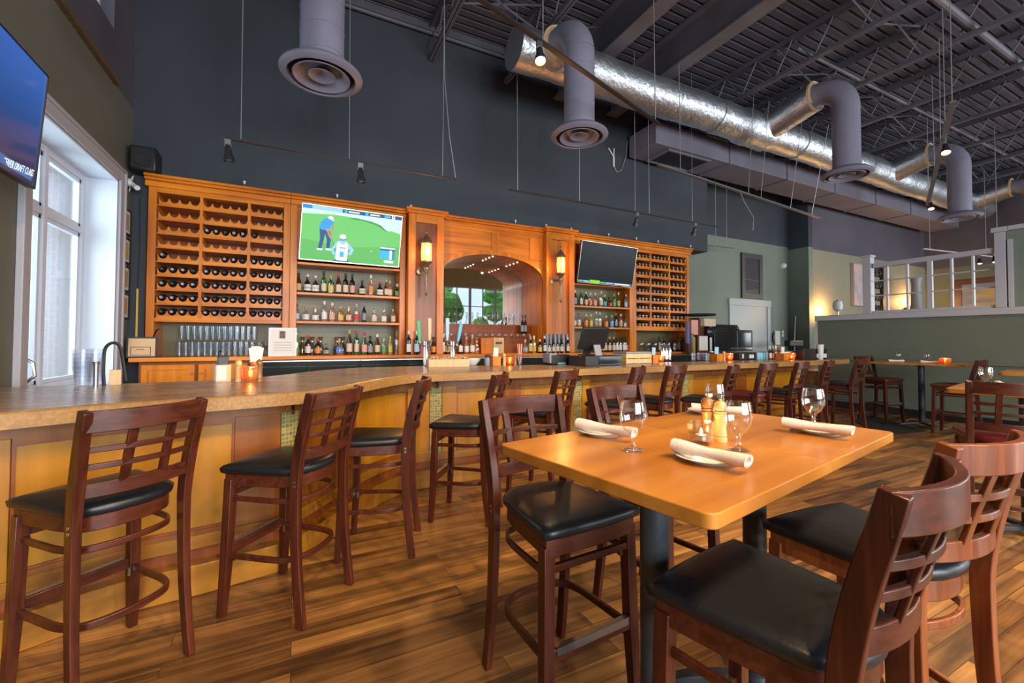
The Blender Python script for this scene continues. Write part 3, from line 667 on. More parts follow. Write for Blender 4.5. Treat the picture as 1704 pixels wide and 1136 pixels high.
# arch
T = cabinet('arched_alcove', 'orange-brown wooden arch framing the bar mirror'); x0, x1 = XA[3], XA[4]; cx = (x0+x1)/2; zs, za = 2.47, 2.90; rx = (x1-x0)/2; K = 28
arc = [(cx-rx*cos(pi*k/K*1.0), zs+(za-zs)*sin(pi*k/K)**.85) for k in range(K+1)]
f = MB(); vs = []; fs = []
for (a, b_) in arc:
    for y in (YF, YF+.04): vs += [(a, y, b_), (a, y, 3.36)]
for k in range(K): o = k*4; fs += [(o, o+4, o+5, o+1), (o+2, o+3, o+7, o+6), (o, o+2, o+6, o+4)]
f.add(vs, fs).build('spandrel', 'cab_h', parent=T)
f = MB(); vs = []; fs = []
for (a, b_) in arc: vs += [(a, YF-.02, b_), (a, YF-.02, b_+.07), (a, YF+.01, b_+.07), (a, 7.58, b_), (a, 7.58, b_+.02)]
for k in range(K): o = k*5; fs += [(o, o+5, o+6, o+1), (o+1, o+6, o+7, o+2), (o, o+3, o+8, o+5)]
f.add(vs, fs).build('arch_soffit', 'cab', parent=T)
f = MB(); f.box(x0+.002, YF+.02, CT, x0+.022, 7.58, zs+.02); f.build('jamb', 'cab', parent=T); f = MB(); f.box(x1-.022, YF+.02, CT, x1-.002, 7.58, zs+.02); f.build('jamb', 'cab', parent=T)
bx(x0, YF-.02, 3.28, x1, YF+.05, 3.36).build('top_rail', 'cab_h', parent=T, bevel=.004); crown(x0, x1, T)
bx(cx-.07, YF-.018, 2.93, cx+.07, YF+.02, 3.3).build('center_stile', 'cab', parent=T, bevel=.004); bx(x1-.28, YF-.012, 2.9, x1, YF+.01, 3.3).build('side_stile', 'cab', parent=T)
f = MB()
for (u, b_) in ((-.35, 0), (-.17, 0), (0, 0), (.17, 0)):
    z = zs+(za-zs)*sin(math.acos(max(-1, min(1, -(u)/rx))))**.85
for k, y in ((14, 6.9), (14, 7.05), (14, 7.2), (14, 7.35), (19, 6.95), (19, 7.1), (19, 7.25), (19, 7.4)):
    a, b_ = arc[k]; MB().lathe([(.013, -.006), (.014, 0)], (a, y, b_-.003), 10).build('puck_light', 'bulb_white', parent=T)
tag(bx(x0-.02, 7.585, CT, x1+.02, 7.61, za+.1).build('bar_mirror', 'mirror'), 'large mirror at the back of the wooden arch', 'mirror')
for x_ in (2.6, 3.55): spot((x_, 6.95, 2.75), (x_, 7.2, 1.3), 12, 110, (1, .75, .45), .03)
# sconces
def sconce(px, lab, lit):
    p = aty(px, 440, 6.52); T = thing('wall_lantern', lab, 'wall lamp', (p.x, 6.50, 0), 0)
    MB().lathe([(.008, 2.10), (.022, 2.13), (.013, 2.17), (.018, 2.3), (.022, 2.45), (.05, 2.50), (.052, 2.53), (.03, 2.56), (.065, 2.60), (.085, 2.625)], (0, 0, 0), 12).build('stem', 'bronze', parent=T)
    MB().lathe([(.072, 2.635), (.072, 2.90)], (0, 0, 0), 6).build('glass_pane', 'lamp_amber', parent=T, ang=10)
    f = MB()
    for k in range(6): a = pi/3*k; f.box(.078*cos(a)-.006, .078*sin(a)-.006, 2.62, .078*cos(a)+.006, .078*sin(a)+.006, 2.91)
    f.lathe([(.088, 2.615), (.088, 2.635)], (0, 0, 0), 12); f.build('cage', 'bronze', parent=T)
    MB().lathe([(.10, 2.90), (.10, 2.915), (.085, 2.95), (.05, 3.0), (.03, 3.03), (.012, 3.06), (.016, 3.08), (.002, 3.14)], (0, 0, 0), 12).build('cap', 'bronze', parent=T)
    f = MB(); f.tube([(0, 0, 2.52), (-.05, .06, 2.50), (-.06, .17, 2.50)], .018, 8); f.lathe([(.06, 0), (.06, .02), (.03, .03)], (-.06, .17, 2.50), 12, 1); f.build('wall_bracket', 'bronze', parent=T)
    l = bpy.data.lights.new('lantern_light', 'POINT'); l.energy = 34; l.color = (1, .45, .13); l.shadow_soft_size = .08
    o = bpy.data.objects.new('lantern_light', l); S.collection.objects.link(o); o.location = (p.x, 6.42, 2.78)
sconce(709, 'bronze lantern glowing amber on the pilaster left of the arch', 1); sconce(932, 'bronze lantern glowing amber on the pilaster right of the arch', 1)
# counter and base cabinets
tag(bx(XA[0]-.08, 6.52, CT-.05, 8.05, 7.6, CT).build('back_counter', 'cab_h', bevel=.008), 'long orange-brown wooden counter along the back bar', 'counter')
xx = XA[0]
for k in range(1):
    w = 1.14
    T = cabinet('base_cabinet', 'orange-brown two-door base cabinet under the left end of the back counter')
    bx(xx, 6.60, .1, xx+w-.004, 7.5, CT-.052).build('body', 'cab_dark', parent=T); bx(xx+.03, 6.66, 0, xx+w-.03, 7.5, .1).build('toe_kick', 'black', parent=T)
    for a in (xx+.03, xx+w/2+.02):
        b_ = a+w/2-.05; d = bx(a, 6.575, .16, b_, 6.60, CT-.09).build('door', 'cab', parent=T, bevel=.004)
        f = MB()
        frame4(f, a, .16, b_, CT-.09, .06, 6.565, 6.575)
        f.build('door_frame', 'cab', parent=d)
        MB().lathe([(.008, 0), (.008, .015), (.016, .022), (.012, .03)], (b_-.03 if a < xx+.1 else a+.03, 6.564, 1.0), 12, 1).build('knob', 'metal', parent=d)
    xx += w
for k in range(6):
    x0, x1 = xx+.002, xx+1.36; T = thing('back_bar_cooler', 'dark glass-door cooler, %s from left under the back counter' % ORD[k], 'cooler', (0, 0, 0), 0, 'coolers under the back counter')
    bx(x0, 6.50, .08, x1, 7.5, CT-.052).build('body', 'cooler', parent=T); bx(x0, 6.46, CT-.075, x1, 6.50, CT-.052).build('steel_fascia', 'metal', parent=T, bevel=.004)
    for a in (x0+.02, (x0+x1)/2+.01):
        d = bx(a, 6.47, .14, a+.64, 6.498, CT-.14).build('door', 'cooler', parent=T, bevel=.004); bx(a+.05, 6.455, .9, a+.2, 6.469, .92).build('door_handle', 'metal', parent=d)
    xx = x1
# small spotlights on top of the crown
for i, px in enumerate((405, 560, 683, 857, 908, 950, 1012, 1058, 1094, 1148)):
    p = aty(px, 400, 6.85)
    T = thing('cabinet_spotlight', 'tiny white spotlight on the crown of the back bar, %s from the left' % ORD[i], 'spotlight', (p.x, 6.84, 3.482), 0, 'tiny spotlights on the crown')
    MB().lathe([(.02, 0), (.02, .01), (.006, .015), (.006, .05)], (0, 0, 0), 8).build('stand', 'metal', parent=T); MB().lathe([(.012, 0), (.018, .04), (.016, .045)], (0, -.005, .05), 8).build('head', 'white', parent=T)
# ---------------- televisions
def quad_basis(tl, tr, bl):
    ex = (tr-tl); ez = (bl-tl); w, h = ex.length, ez.length; ex.normalize(); ez.normalize(); nn = ex.cross(ez).normalized(); return tl, ex, ez, nn, w, h
def tv(name, label, tl, tr, bl, shapes, bez='black', back=.05):
    o, ex, ez, nn, w, h = quad_basis(tl, tr, bl)
    if nn.dot(CAM-o) < 0: nn = -nn
    T = thing(name, label, 'television')
    def P(u, v, d): return o+ex*(u*w)+ez*(v*h)+nn*d
    def slab(u0, v0, u1, v1, d0, d1): return MB().add([P(u, v, d) for d in (d0, d1) for u, v in ((u0, v0), (u1, v0), (u1, v1), (u0, v1))], [(0, 1, 2, 3), (4, 5, 6, 7), (0, 1, 5, 4), (1, 2, 6, 5), (2, 3, 7, 6), (3, 0, 4, 7)])
    slab(0, 0, 1, 1, -back, -.004).build('housing', 'black', parent=T)
    e = .0055; ev = e*w/h
    f = MB()
    for q in ((0, 0, 1, ev), (0, 1-ev*1.6, 1, 1), (0, 0, e, 1), (1-e, 0, 1, 1)):
        g = slab(*q, -.004, .006); f.add(g.v, g.f)
    f.build('bezel', bez, parent=T)
    f = MB(); mats = []; d = -.002
    for mt, poly in shapes:
        if mt not in mats: mats.append(mt)
        f.m = mats.index(mt); d += .00012; f.add([P(u*(1-2*e)+e, v*(1-2*ev)+ev, d) for u, v in poly], [tuple(range(len(poly)))])
    sc = f.build('screen', mats, parent=T)
    return T, P, (ex, ez, nn, w, h)
def scr(name, col, k=1.0): return M(name, (.004, .004, .004), .3, emit=k, ecol=col, spec=.12)
for n_, c_ in dict(sc_green=(.13, .50, .12), sc_green2=(.10, .42, .09), sc_dgreen=(.05, .26, .10), sc_sky=(.55, .80, .68), sc_blue=(.02, .22, .62), sc_navy=(.02, .06, .22), sc_shirt=(.02, .30, .75), sc_white=(.75, .85, .9), sc_skin=(.5, .22, .14),
                   sc_grey=(.15, .22, .4), sc_lblue=(.30, .55, .85), sc_cyan=(.03, .42, .75), sc_dark=(.012, .015, .02), sc_lime=(.25, .6, .03), sc_vblue=(.06, .12, .3), sc_red=(.6, .1, .1)).items(): scr(n_, c_, 1.0)
def rect(a, b_, c, d): return [(a, b_), (c, b_), (c, d), (a, d)]
def ell(cx, cy, rx, ry, n=14): return [(cx+rx*cos(2*pi*k/n), cy+ry*sin(2*pi*k/n)) for k in range(n)]
golf = [('sc_green', rect(0, 0, 1, 1)), ('sc_green2', [(0, .62), (.4, .72), (1, .6), (1, 1), (0, 1)]), ('sc_sky', [(0, .05), (1, .05), (1, .35), (.9, .31), (.86, .32), (.72, .2), (.5, .14), (.3, .13), (0, .17)]),
        ('sc_dgreen', [(.44, .17), (.6, .18), (.75, .24), (.84, .33), (.86, .34), (.78, .22), (.68, .17), (.52, .14)]),
        ('sc_blue', rect(0, 0, .09, .07)), ('sc_lblue', rect(.09, .01, .38, .075)), ('sc_navy', rect(.38, .01, 1, .075)), ('sc_cyan', rect(.40, .015, .425, .07)), ('sc_white', rect(.44, .03, .55, .055)),
        ('sc_cyan', rect(.61, .015, .64, .07)), ('sc_white', rect(.66, .03, .76, .055)), ('sc_cyan', rect(.81, .015, .85, .07)), ('sc_white', rect(.855, .03, .87, .055)), ('sc_white', rect(.89, 0, .925, .07)), ('sc_red', rect(.9, .015, .915, .05)),
        # golfer bent over the putt
        ('sc_navy', [(.17, .41), (.27, .44), (.285, .6), (.275, .77), (.245, .77), (.245, .6), (.225, .5), (.215, .62), (.20, .78), (.165, .78), (.18, .6)]),
        ('sc_shirt', [(.165, .40), (.175, .3), (.21, .22), (.27, .20), (.30, .27), (.30, .33), (.265, .40), (.25, .44), (.19, .43)]),
        ('sc_skin', [(.23, .41), (.25, .39), (.27, .50), (.29, .56), (.28, .585), (.26, .53)]), ('sc_skin', [(.285, .32), (.305, .32), (.30, .45), (.29, .55), (.28, .55), (.285, .43)]),
        ('sc_grey', ell(.275, .215, .03, .045)), ('sc_white', ell(.27, .195, .028, .03)), ('sc_white', [(.27, .21), (.305, .22), (.305, .245), (.28, .24)]),
        ('sc_white', rect(.155, .775, .21, .81)), ('sc_white', rect(.24, .765, .29, .80)), ('sc_dark', [(.29, .58), (.294, .58), (.34, .80), (.335, .80)]),
        # caddie seen from behind
        ('sc_navy', rect(.33, .93, .47, 1)), ('sc_lblue', [(.31, .72), (.345, .62), (.39, .59), (.44, .60), (.475, .66), (.52, .75), (.49, .86), (.46, .84), (.485, .76), (.45, .72), (.46, .95), (.33, .95), (.34, .72), (.315, .78), (.335, .85), (.32, .88), (.285, .78)]),
        ('sc_white', [(.35, .63), (.37, .62), (.385, .66), (.42, .66), (.435, .62), (.455, .64), (.46, .8), (.455, .97), (.345, .97), (.345, .8)]),
        ('sc_cyan', rect(.38, .80, .42, .90)), ('sc_grey', rect(.375, .72, .43, .74)), ('sc_grey', ell(.40, .565, .028, .035)), ('sc_white', ell(.40, .52, .034, .045)),
        ('sc_white', ell(.70, .74, .008, .008, 8)), ('sc_white', rect(.79, .64, .95, .665)), ('sc_navy', rect(.79, .67, .95, .70)), ('sc_cyan', rect(.79, .70, .89, .86)), ('sc_white', rect(.895, .69, .92, .87)), ('sc_blue', rect(.925, .70, .95, .87)), ('sc_white', rect(.84, .89, .94, .94))]
tl, tr = aty(503, 337, 6.62), aty(670, 360, 6.62); bl = aty(497, 431, 6.72)
TVG = tv('television', 'television showing golfers on green grass, over the bottle shelves', tl, tr, bl, golf, 'metal')
tl, tr = aty(968.5, 399, 6.50), aty(1061, 413, 6.50); bl = aty(960, 469, 6.66)
tv('television', 'dark television with a coloured strip along the bottom, tilted down right of the arch', tl, tr, bl,
   [('sc_dark', rect(0, 0, 1, 1)), ('sc_vblue', rect(0, .94, 1, .985)), ('sc_green', rect(.02, .95, .09, .98)), ('sc_lblue', rect(.10, .95, .2, .98)), ('sc_lime', rect(.21, .92, .39, 1)), ('sc_green', rect(.40, .95, .48, .98)), ('sc_lblue', rect(.5, .95, .64, .975)), ('sc_white', rect(.66, .95, .95, .98))], 'metal')
m, N, L, b = nodes('sc_news'); tc = N.new('ShaderNodeTexCoord'); sx = N.new('ShaderNodeSeparateXYZ'); L.new(tc.outputs['Object'], sx.inputs[0])
mr = N.new('ShaderNodeMapRange'); mr.inputs[1].default_value = 2.55; mr.inputs[2].default_value = 3.3; L.new(sx.outputs[2], mr.inputs[0])
r1 = N.new('ShaderNodeValToRGB'); e = r1.color_ramp.elements; e[0].position = 0; e[0].color = (.03, .03, .08, 1); e[1].position = 1; e[1].color = (.035, .11, .42, 1); x_ = e.new(.2); x_.color = (.012, .04, .14, 1)
L.new(mr.outputs[0], r1.inputs[0]); L.new(r1.outputs[0], b.inputs['Emission Color']); b.inputs['Emission Strength'].default_value = 1; b.inputs['Base Color'].default_value = (.01, .01, .01, 1); b.inputs['Roughness'].default_value = .1
k_ = 2.9; tr = CAM+_ray(80, 127)*2.9; br_ = CAM+_ray(57, 315)*2.96; tl = tr+Vector((.02, -1.25, 0))
T, P, (ex, ez, nn, w, h) = tv('television', 'large blue news television tilted down on the left wall', tl, tr, tl+(br_-tr), [('sc_news', rect(0, 0, 1, 1)), ('sc_vblue', rect(0, .88, .97, .955))], 'black', .04)
o = text_mesh('S WIDE RECEIVER DRAFT CLASS', .05, 'ticker_text', 'sc_white', T, (0, 0, 0), (0, 0, 0))
mm = Matrix((ex, -ez, nn)).transposed().to_4x4(); o.matrix_world = Matrix.Translation(P(.765, .915, .0015)) @ mm @ Matrix.Diagonal((.60, 1.3, 1, 1))
p = P(.5, .5, -.045); MB().tube([p, (XL+.02, p.y, p.z+.05)], .03, 8).build('wall_bracket', 'black', parent=T)
# corner items on the left wall
p = aty(243, 282, 6.78)
T = thing('loudspeaker', 'black loudspeaker mounted in the corner above the left wine rack', 'speaker', (-1.66, 6.76, 3.472))
bx(-.16, -.13, 0, .10, .14, .29).build('cabinet', 'black', parent=T, bevel=.02); MB().lathe([(.08, 0), (.075, .012), (.02, .004)], (-.03, -.13, .12), 16, 1).build('cone', 'rubber', parent=T)
T = thing('security_camera', 'small white security camera on left wall below the loudspeaker', 'camera', (XL, 6.72, 3.32))
MB().lathe([(.05, 0), (.05, .03), (.035, .05)], (0, 0, 0), 12, 0).build('mount', 'white', parent=T); MB().tube([(.05, 0, 0), (.09, -.02, -.05), (.12, -.06, -.07)], [.018, .03, .03], 10).build('body', 'white', parent=T); MB().tube([(.03, 0, .02), (.05, .05, .1), (.02, .08, .0), (.02, .03, -.1)], .006, 6).build('cord', 'white', parent=T)
for i, (z, mt) in enumerate(((2.84, 'paper'), (2.49, 'lb_yellow'), (2.15, 'paper'), (1.82, 'paper'))):
    T = thing('framed_certificate', ['topmost of four framed certificates on the left wall', 'framed certificate with a yellow sheet, second from top on left wall', 'third from top of four framed certificates on the left wall', 'lowest of four framed certificates on the left wall'][i], 'certificate', (XL, 6.73, z), 0, 'framed certificates beside the window')
    f = MB()
    frame4(f, -.125, -.155, .125, .155, .02, .002, .022, 'x')
    f.build('frame', 'black', parent=T); bx(.003, -.107, -.137, .012, .107, .137).build('mat_board', 'paper', parent=T); bx(.012, -.075, -.1, .014, .075, .1).build('document', mt if mt != 'paper' else 'lb_cork', parent=T)
T = thing('tape_measure_strip', 'yellow strip hanging on the black wall beside the wine rack', 'strip', (-1.775, 6.89, 0)); bx(-.008, -.004, 1.35, .012, .004, 2.05).build('strip', 'lb_yellow', parent=T); MB().tube([(0, 0, 2.05), (.01, 0, 2.6), (.0, 0, 3.2)], .004, 6).build('cord', 'black', parent=T)
# ================================================================ bar stools
def seat_outline(wf=.225, wr=.19, yf=.215, yr=-.235, ins=0):
    pts = []
    for k in range(9): t = -1+2*k/8; pts.append(((wf-ins)*t, yf-ins+.012*(1-t*t)))           # front edge
    out = [(wf-.004-ins, .10)]
    pts += [(wf-ins-.002, yf-.03-ins), (wf-.012-ins, .08), (wr+.008-ins, -.06)]
    for k in range(11):
        a = pi*k/10; pts.append(((wr-ins)*cos(a), -.10-(abs(yr+.10)-ins)*sin(a)**.8))
    pts += [(-(wr+.008-ins), -.06), (-(wf-.012-ins), .08), (-(wf-ins-.002), yf-.03-ins)]
    return pts
def make_stool(name, label, wm='mahog', wmh='mahog_h', vm='vinyl', slats=False):
    T = thing(name, label, 'bar stool')
    # cushion
    f = MB(); lv = [(.727, .010), (.735, .0), (.758, -.004), (.770, .008), (.778, .035), (.784, .09)]; V = []; n = 0
    for z, i in lv:
        P_ = seat_outline(ins=i); n = len(P_); V += [(x, y, z) for x, y in P_]
    fs = [(k*n+i, k*n+(i+1) % n, (k+1)*n+(i+1) % n, (k+1)*n+i) for k in range(len(lv)-1) for i in range(n)]
    V.append((0, 0, .788)); q = (len(lv)-1)*n; fs += [(q+i, q+(i+1) % n, len(V)-1) for i in range(n)]; fs.append(tuple(reversed(range(n))))
    f.add(V, fs).build('seat', vm, parent=T, ang=80)
    f = MB().prism(seat_outline(ins=.014), .665, .728); f.build('seat_frame', wmh, parent=T, bevel=.004)
    for s in (-1, 1):
        MB().sweep([(s*.212, .205, 0), (s*.203, .19, .30), (s*.195, .18, .70)], .044, .044, (0, 1, 0), sc=[.8, 1, 1]).build('leg', wm, parent=T, bevel=.0025)
        p = smooth_path([(s*.20, -.262, 0), (s*.195, -.225, .30), (s*.193, -.212, .60), (s*.193, -.216, .76), (s*.197, -.245, .93), (s*.203, -.285, 1.08), (s*.205, -.303, 1.152)], 3)
        MB().sweep(p, .032, .050, (0, 1, 0), sc=[.85+.25*(1-abs(i/len(p)-.55)*1.7) for i in range(len(p))]).build('leg', wm, parent=T, bevel=.003)
    def rail(z, y0, bow, h, th, x=.195, nm='rail', mt=None):
        pts = [(x*t, y0-bow*(1-t*t), z) for t in [-1+2*k/10 for k in range(11)]]
        return MB().sweep(pts, th, h).build(nm, mt or wmh, parent=T, bevel=.003)
    rail(1.112, -.291, .062, .082, .022, .216, 'top_rail'); rail(.842, -.230, .045, .056, .02, .195, 'lower_rail')
    if slats:
        for x in (-.12, -.06, 0, .06, .12):
            b0 = .045*(1-(x/.195)**2); b1 = .062*(1-(x/.2)**2)
            MB().sweep([(x, -.232-b0, .86), (x, -.265-b0, .97), (x, -.285-b1, 1.09)], .026, .012, (0, 1, 0)).build('back_slat', wm, parent=T)
    else:
        for x in (-.068, .068):
            b0 = .045*(1-(x/.195)**2); b1 = .062*(1-(x/.2)**2)
            MB().sweep([(x, -.232-b0, .86), (x, -.262-b0, .97), (x, -.285-b1, 1.09)], .034, .014, (0, 1, 0)).build('back_slat', wm, parent=T, bevel=.003)
        rail(.935, -.250, .048, .022, .016, .19, 'back_crossbar'); rail(1.002, -.267, .053, .022, .016, .192, 'back_crossbar')
    def hoop(z, w, h, th):
        pts = [(.195, .17, z), (.19, .02, z), (.183, -.09, z), (.155, -.165, z), (.10, -.20, z), (0, -.215, z)]
        pts = pts+[(-x, y, q) for x, y, q in pts[-2::-1]]; return smooth_path(pts, 3)
    MB().sweep(hoop(.60, 0, 0, 0), .014, .026).build('upper_stretcher', wmh, parent=T, bevel=.003)
    MB().sweep(hoop(.305, 0, 0, 0), .020, .028).build('foot_ring', wmh, parent=T, bevel=.004)
    fr = MB().sweep([(-.19, .195, .325), (.19, .195, .325)], .024, .05).build('footrest', wmh, parent=T, bevel=.004)
    MB().box(-.17, .190, .351, .17, .212, .354).box(-.17, .2085, .325, .17, .2115, .354).build('wear_plate', 'metal', parent=fr)
    MB().sweep([(-.19, .19, .62), (.19, .19, .62)], .02, .028).build('front_rail', wmh, parent=T, bevel=.004)
    f = MB()
    for s in (-1, 1):
        for z in (.69, .712): f.lathe([(.008, -.004), (.008, .0), (.004, .004)], (s*.207+(.0 if s > 0 else 0), -.213, z), 8, 0)
        f.box(s*.172-.004, .17, .575, s*.172+.004, .18, .612); f.box(s*.176-.004, .165, .27, s*.176+.004, .178, .31)
    f.build('bolt', 'metal', parent=T)
    ALLCH[T.name] = list(T.children); return T
def put(T, x, y, ang): T.location = (x, y, 0); T.rotation_euler = (0, 0, R(ang-90)); return T
G1 = 'window-back bar stools along the bar'
s = make_stool('bar_stool', 'reddish-brown bar stool nearest the camera at the left end of the bar'); put(s, -.733, 2.494, 131); s['group'] = G1
bar_st = [(-.028, 2.711, 140, 'second bar stool from the left, black seat turned towards the panelled bar front'),
    (.522, 3.122, 160, 'third bar stool from the left, standing at the bend of the bar'),
    (1.255, 3.371, 142, 'fourth bar stool from the left, in front of the second mosaic strip'),
    (2.08, 3.58, 121, 'bar stool at the bar seen through the back of the nearest table stool'),
    (3.07, 3.72, 123, 'bar stool at the bar right behind the far stool of the front table'),
    (3.68, 3.74, 107, 'bar stool at the bar in front of the third mosaic strip from the right'),
    (4.27, 3.50, 117, 'bar stool at the bar just left of the burgundy-seated one'),
    (5.89, 3.66, 103, 'bar stool at the bar just right of the burgundy-seated one'),
    (6.66, 3.74, 107, 'second last bar stool before the far right end of the bar'),
    (7.85, 3.86, 95, 'last bar stool at the far right end of the bar')]
for x, y, a, lab in bar_st: dup(s, (x, y, 0), R(a-90), lab, G1)
red = make_stool('bar_stool', 'bar stool at the bar with a burgundy seat', vm='vinyl_red'); put(red, 5.17, 3.64, 101); red['group'] = G1
G2 = 'stools around the front table'
A_ = dup(s, (.98, 1.51, 0), R(-86-90), 'bar stool at far left side of the front table, light falling on its black seat', G2)
dup(s, (1.74, 1.72, 0), R(-81-90), 'bar stool behind the front table, only its back above the tabletop', G2)
dup(s, (1.12, .72, 0), R(99-90), 'nearest bar stool at the front table with its wide black seat in view', G2)
lit_stool = make_stool('bar_stool', 'bar stool with a lit orange-brown back at the near right side of the front table', 'mahog_lit', 'mahog_lit'); put(lit_stool, 1.76, .79, 86); lit_stool['group'] = G2  # same wood as its neighbours, the light on it is in the colour
g2 = dup(red, (4.52, 1.20, 0), R(25-90), 'burgundy-seated bar stool at the second table by the right edge'); 
if 'group' in g2: del g2['group']
sl = make_stool('bar_stool', 'slat-back stool left of the round-post pub table at the half wall', vm='wood_seat', slats=True); put(sl, 9.43, 3.98, -100)
dup(sl, (9.14, 2.93, 0), R(95-90), 'slat-back stool right of the pub table at the half wall')
# ================================================================ tables
def round_rect(w, d, r, k=5):
    pts = []
    for cx, cy, a0 in ((w/2-r, d/2-r, 0), (-w/2+r, d/2-r, 90), (-w/2+r, -d/2+r, 180), (w/2-r, -d/2+r, 270)):
        for i in range(k+1): a = R(a0+90*i/k); pts.append((cx+r*cos(a), cy+r*sin(a)))
    return pts
TZ = 1.07
def pub_table(label, x, y, w, d, rz, group=None, r=.03, corners=None):
    T = thing('pub_table', label, 'table', (x, y, 0), R(rz), group)
    pts = corners or round_rect(w, d, r)
    MB().prism(pts, TZ-.034, TZ).build('table_top', 'table', parent=T, bevel=.003)
    bx(-.2, -.03, TZ-.05, .2, .03, TZ-.035).box(-.03, -.2, TZ-.05, .03, .2, TZ-.035).build('top_bracket', 'black', parent=T)
    MB().lathe([(.044, .06), (.044, TZ-.05)], (0, 0, 0), 24).build('column', 'column_black', parent=T)
    f = MB(); f.lathe([(.055, .05), (.06, .07), (.045, .09)], (0, 0, 0), 20)
    for k in range(4):
        a = pi/4+k*pi/2; c_, s_ = cos(a), sin(a)
        f.sweep([(c_*.03, s_*.03, .055), (c_*.15, s_*.15, .05), (c_*.26, s_*.26, .035), (c_*.33, s_*.33, .018)], .055, .03, sc=[1, 1, .95, .8])
        f.lathe([(.03, 0), (.03, .02)], (c_*.32, s_*.32, 0), 10)
    f.build('base', 'column_black', parent=T, bevel=.004); return T
ax = Vector((cos(R(10.2)), sin(R(10.2)), 0)); c0 = Vector((1.355, 1.09, 0)); ww = .68
def half(sgn):
    w, d, r = ww-.002, .75, .028; a = round_rect(w, d, r); out = []
    for (x, y) in a:
        if x*sgn < -w/2+r+1e-4 and abs(x) > w/2-r-1e-4: x = -sgn*w/2; y = math.copysign(d/2, y)
        out.append((x, y))
    res = []
    for p in out:
        if not res or (abs(p[0]-res[-1][0])+abs(p[1]-res[-1][1])) > 1e-6: res.append(p)
    return res
c1 = c0-ax*ww/2; c2 = c0+ax*ww/2
pub_table('left half of the wooden front table, on a round black column', c1.x, c1.y, 0, 0, 10.2, 'front table halves pushed together', corners=half(-1))
pub_table('right half of the wooden front table, joined at the seam', c2.x, c2.y, 0, 0, 10.2, 'front table halves pushed together', corners=half(1))
pub_table('wooden pub table behind the burgundy-seated stool at right edge', 4.86, 1.16, .76, .76, 10)
pub_table('wooden pub table farthest right, corner just showing beyond the second table', 7.85, 1.60, .9, .9, 10)
pub_table('wooden pub table beside the half wall with a black column', 9.5, 3.45, .72, 1.3, 3)
tag(MB().prism([(8.98, 4.22), (7.97, 3.35), (8.9, 3.20), (9.94, 4.36)], 0.001, .012).build('floor_mat', 'mat'), 'dark floor mat beside the pub table at the half wall', 'mat')
# place settings
def goblet(x, y, z, lab, mat='goblet', grp=None, sc=1.0):
    T = thing('water_goblet', lab, 'glass', (x, y, z), 0, grp); sc *= 1.05
    o_ = [(0, .002), (.032, .002), (.033, .004), (.012, .012), (.0065, .022), (.0062, .042), (.012, .052), (.027, .065), (.037, .085), (.040, .105), (.038, .130), (.0335, .150)]
    i_ = [(.0322, .150), (.0366, .130), (.0385, .105), (.0355, .086), (.026, .068), (.010, .057), (0, .055)]
    prof = [(r*sc, q*sc) for r, q in o_]
    MB().lathe(prof, (0, 0, 0), 28, cap=False).build('bowl', mat, parent=T, ang=80); return T
def plate(x, y, z, lab, r=.093, grp=None):
    T = thing('bread_plate', lab, 'plate', (x, y, z), 0, grp)
    MB().lathe([(0, .001), (r*.6, .001), (r*.62, .0), (r*.64, .003), (r*.98, .014), (r, .016), (r*.97, .0175), (r*.63, .007), (0, .005)], (0, 0, 0), 32, cap=False).build('dish', 'plate', parent=T, ang=60)
def napkin(p0, p1, lab, r=.0215, grp=None):
    c = (p0+p1)/2; d = p1-p0; L0 = d.length; T = thing('napkin_roll', lab, 'napkin', (c.x, c.y, c.z), math.atan2(d.y, d.x), grp); f = MB(); K_ = 14; n_ = 18; V = []; fs = []
    for i in range(K_+1):
        t = i/K_; x = -L0/2+L0*t; rr = r*(1-.16*sin(pi*t)**2+.05*sin(9*t)); z = -.002*sin(pi*t)
        for j in range(n_):
            a = 2*pi*j/n_; q = rr*(1+.07*sin(a*2+t*2)+(.06 if j == 3 else 0)); V.append((x+.004*sin(a)*(1 if t > .5 else -1)*(i in (0, K_)), q*cos(a), z+q*.86*sin(a)))
    for i in range(K_):
        for j in range(n_): fs.append((i*n_+j, i*n_+(j+1) % n_, (i+1)*n_+(j+1) % n_, (i+1)*n_+j))
    for e_, i in ((-1, 0), (1, K_)):
        m0 = len(V)
        for rr2, dx in ((.62, .0), (.58, -.006*e_), (.3, -.004*e_), (.28, -.009*e_)):
            for j in range(n_): a = 2*pi*j/n_; V.append((e_*L0/2+dx, r*rr2*cos(a), r*rr2*.86*sin(a)))
        prev = i*n_
        for k in range(4):
            cur = m0+k*n_
            for j in range(n_): fs.append((prev+j, prev+(j+1) % n_, cur+(j+1) % n_, cur+j))
            prev = cur
        fs.append(tuple(prev+j for j in range(n_)))
    f.add(V, fs).build('roll', 'napkin', parent=T, ang=50)
gs = 'place settings on the front table'
for (px, py), lab in (((1053, 750), 'water goblet at left on the front table, beside the far left napkin'), ((1229, 750), 'water goblet behind the nearest napkin roll on the front table'), ((1190, 697), 'water goblet standing behind the pepper mills at the far side of the front table'), ((1354, 710), 'water goblet at far right of the front table, behind the right napkin')):
    p = atz(px, py, TZ); goblet(p.x, p.y, TZ, lab, grp=gs)
for (px, py), lab in (((1003, 722), 'white plate under the napkin at the left of the front table'), ((1178, 766), 'white plate under the nearest napkin of the front table'), ((1178, 687), 'white plate under the far napkin, behind the pepper mills'), ((1366, 720), 'white plate under the napkin at the right of the front table')):
    p = atz(px, py, TZ); plate(p.x, p.y, TZ, lab, grp=gs)
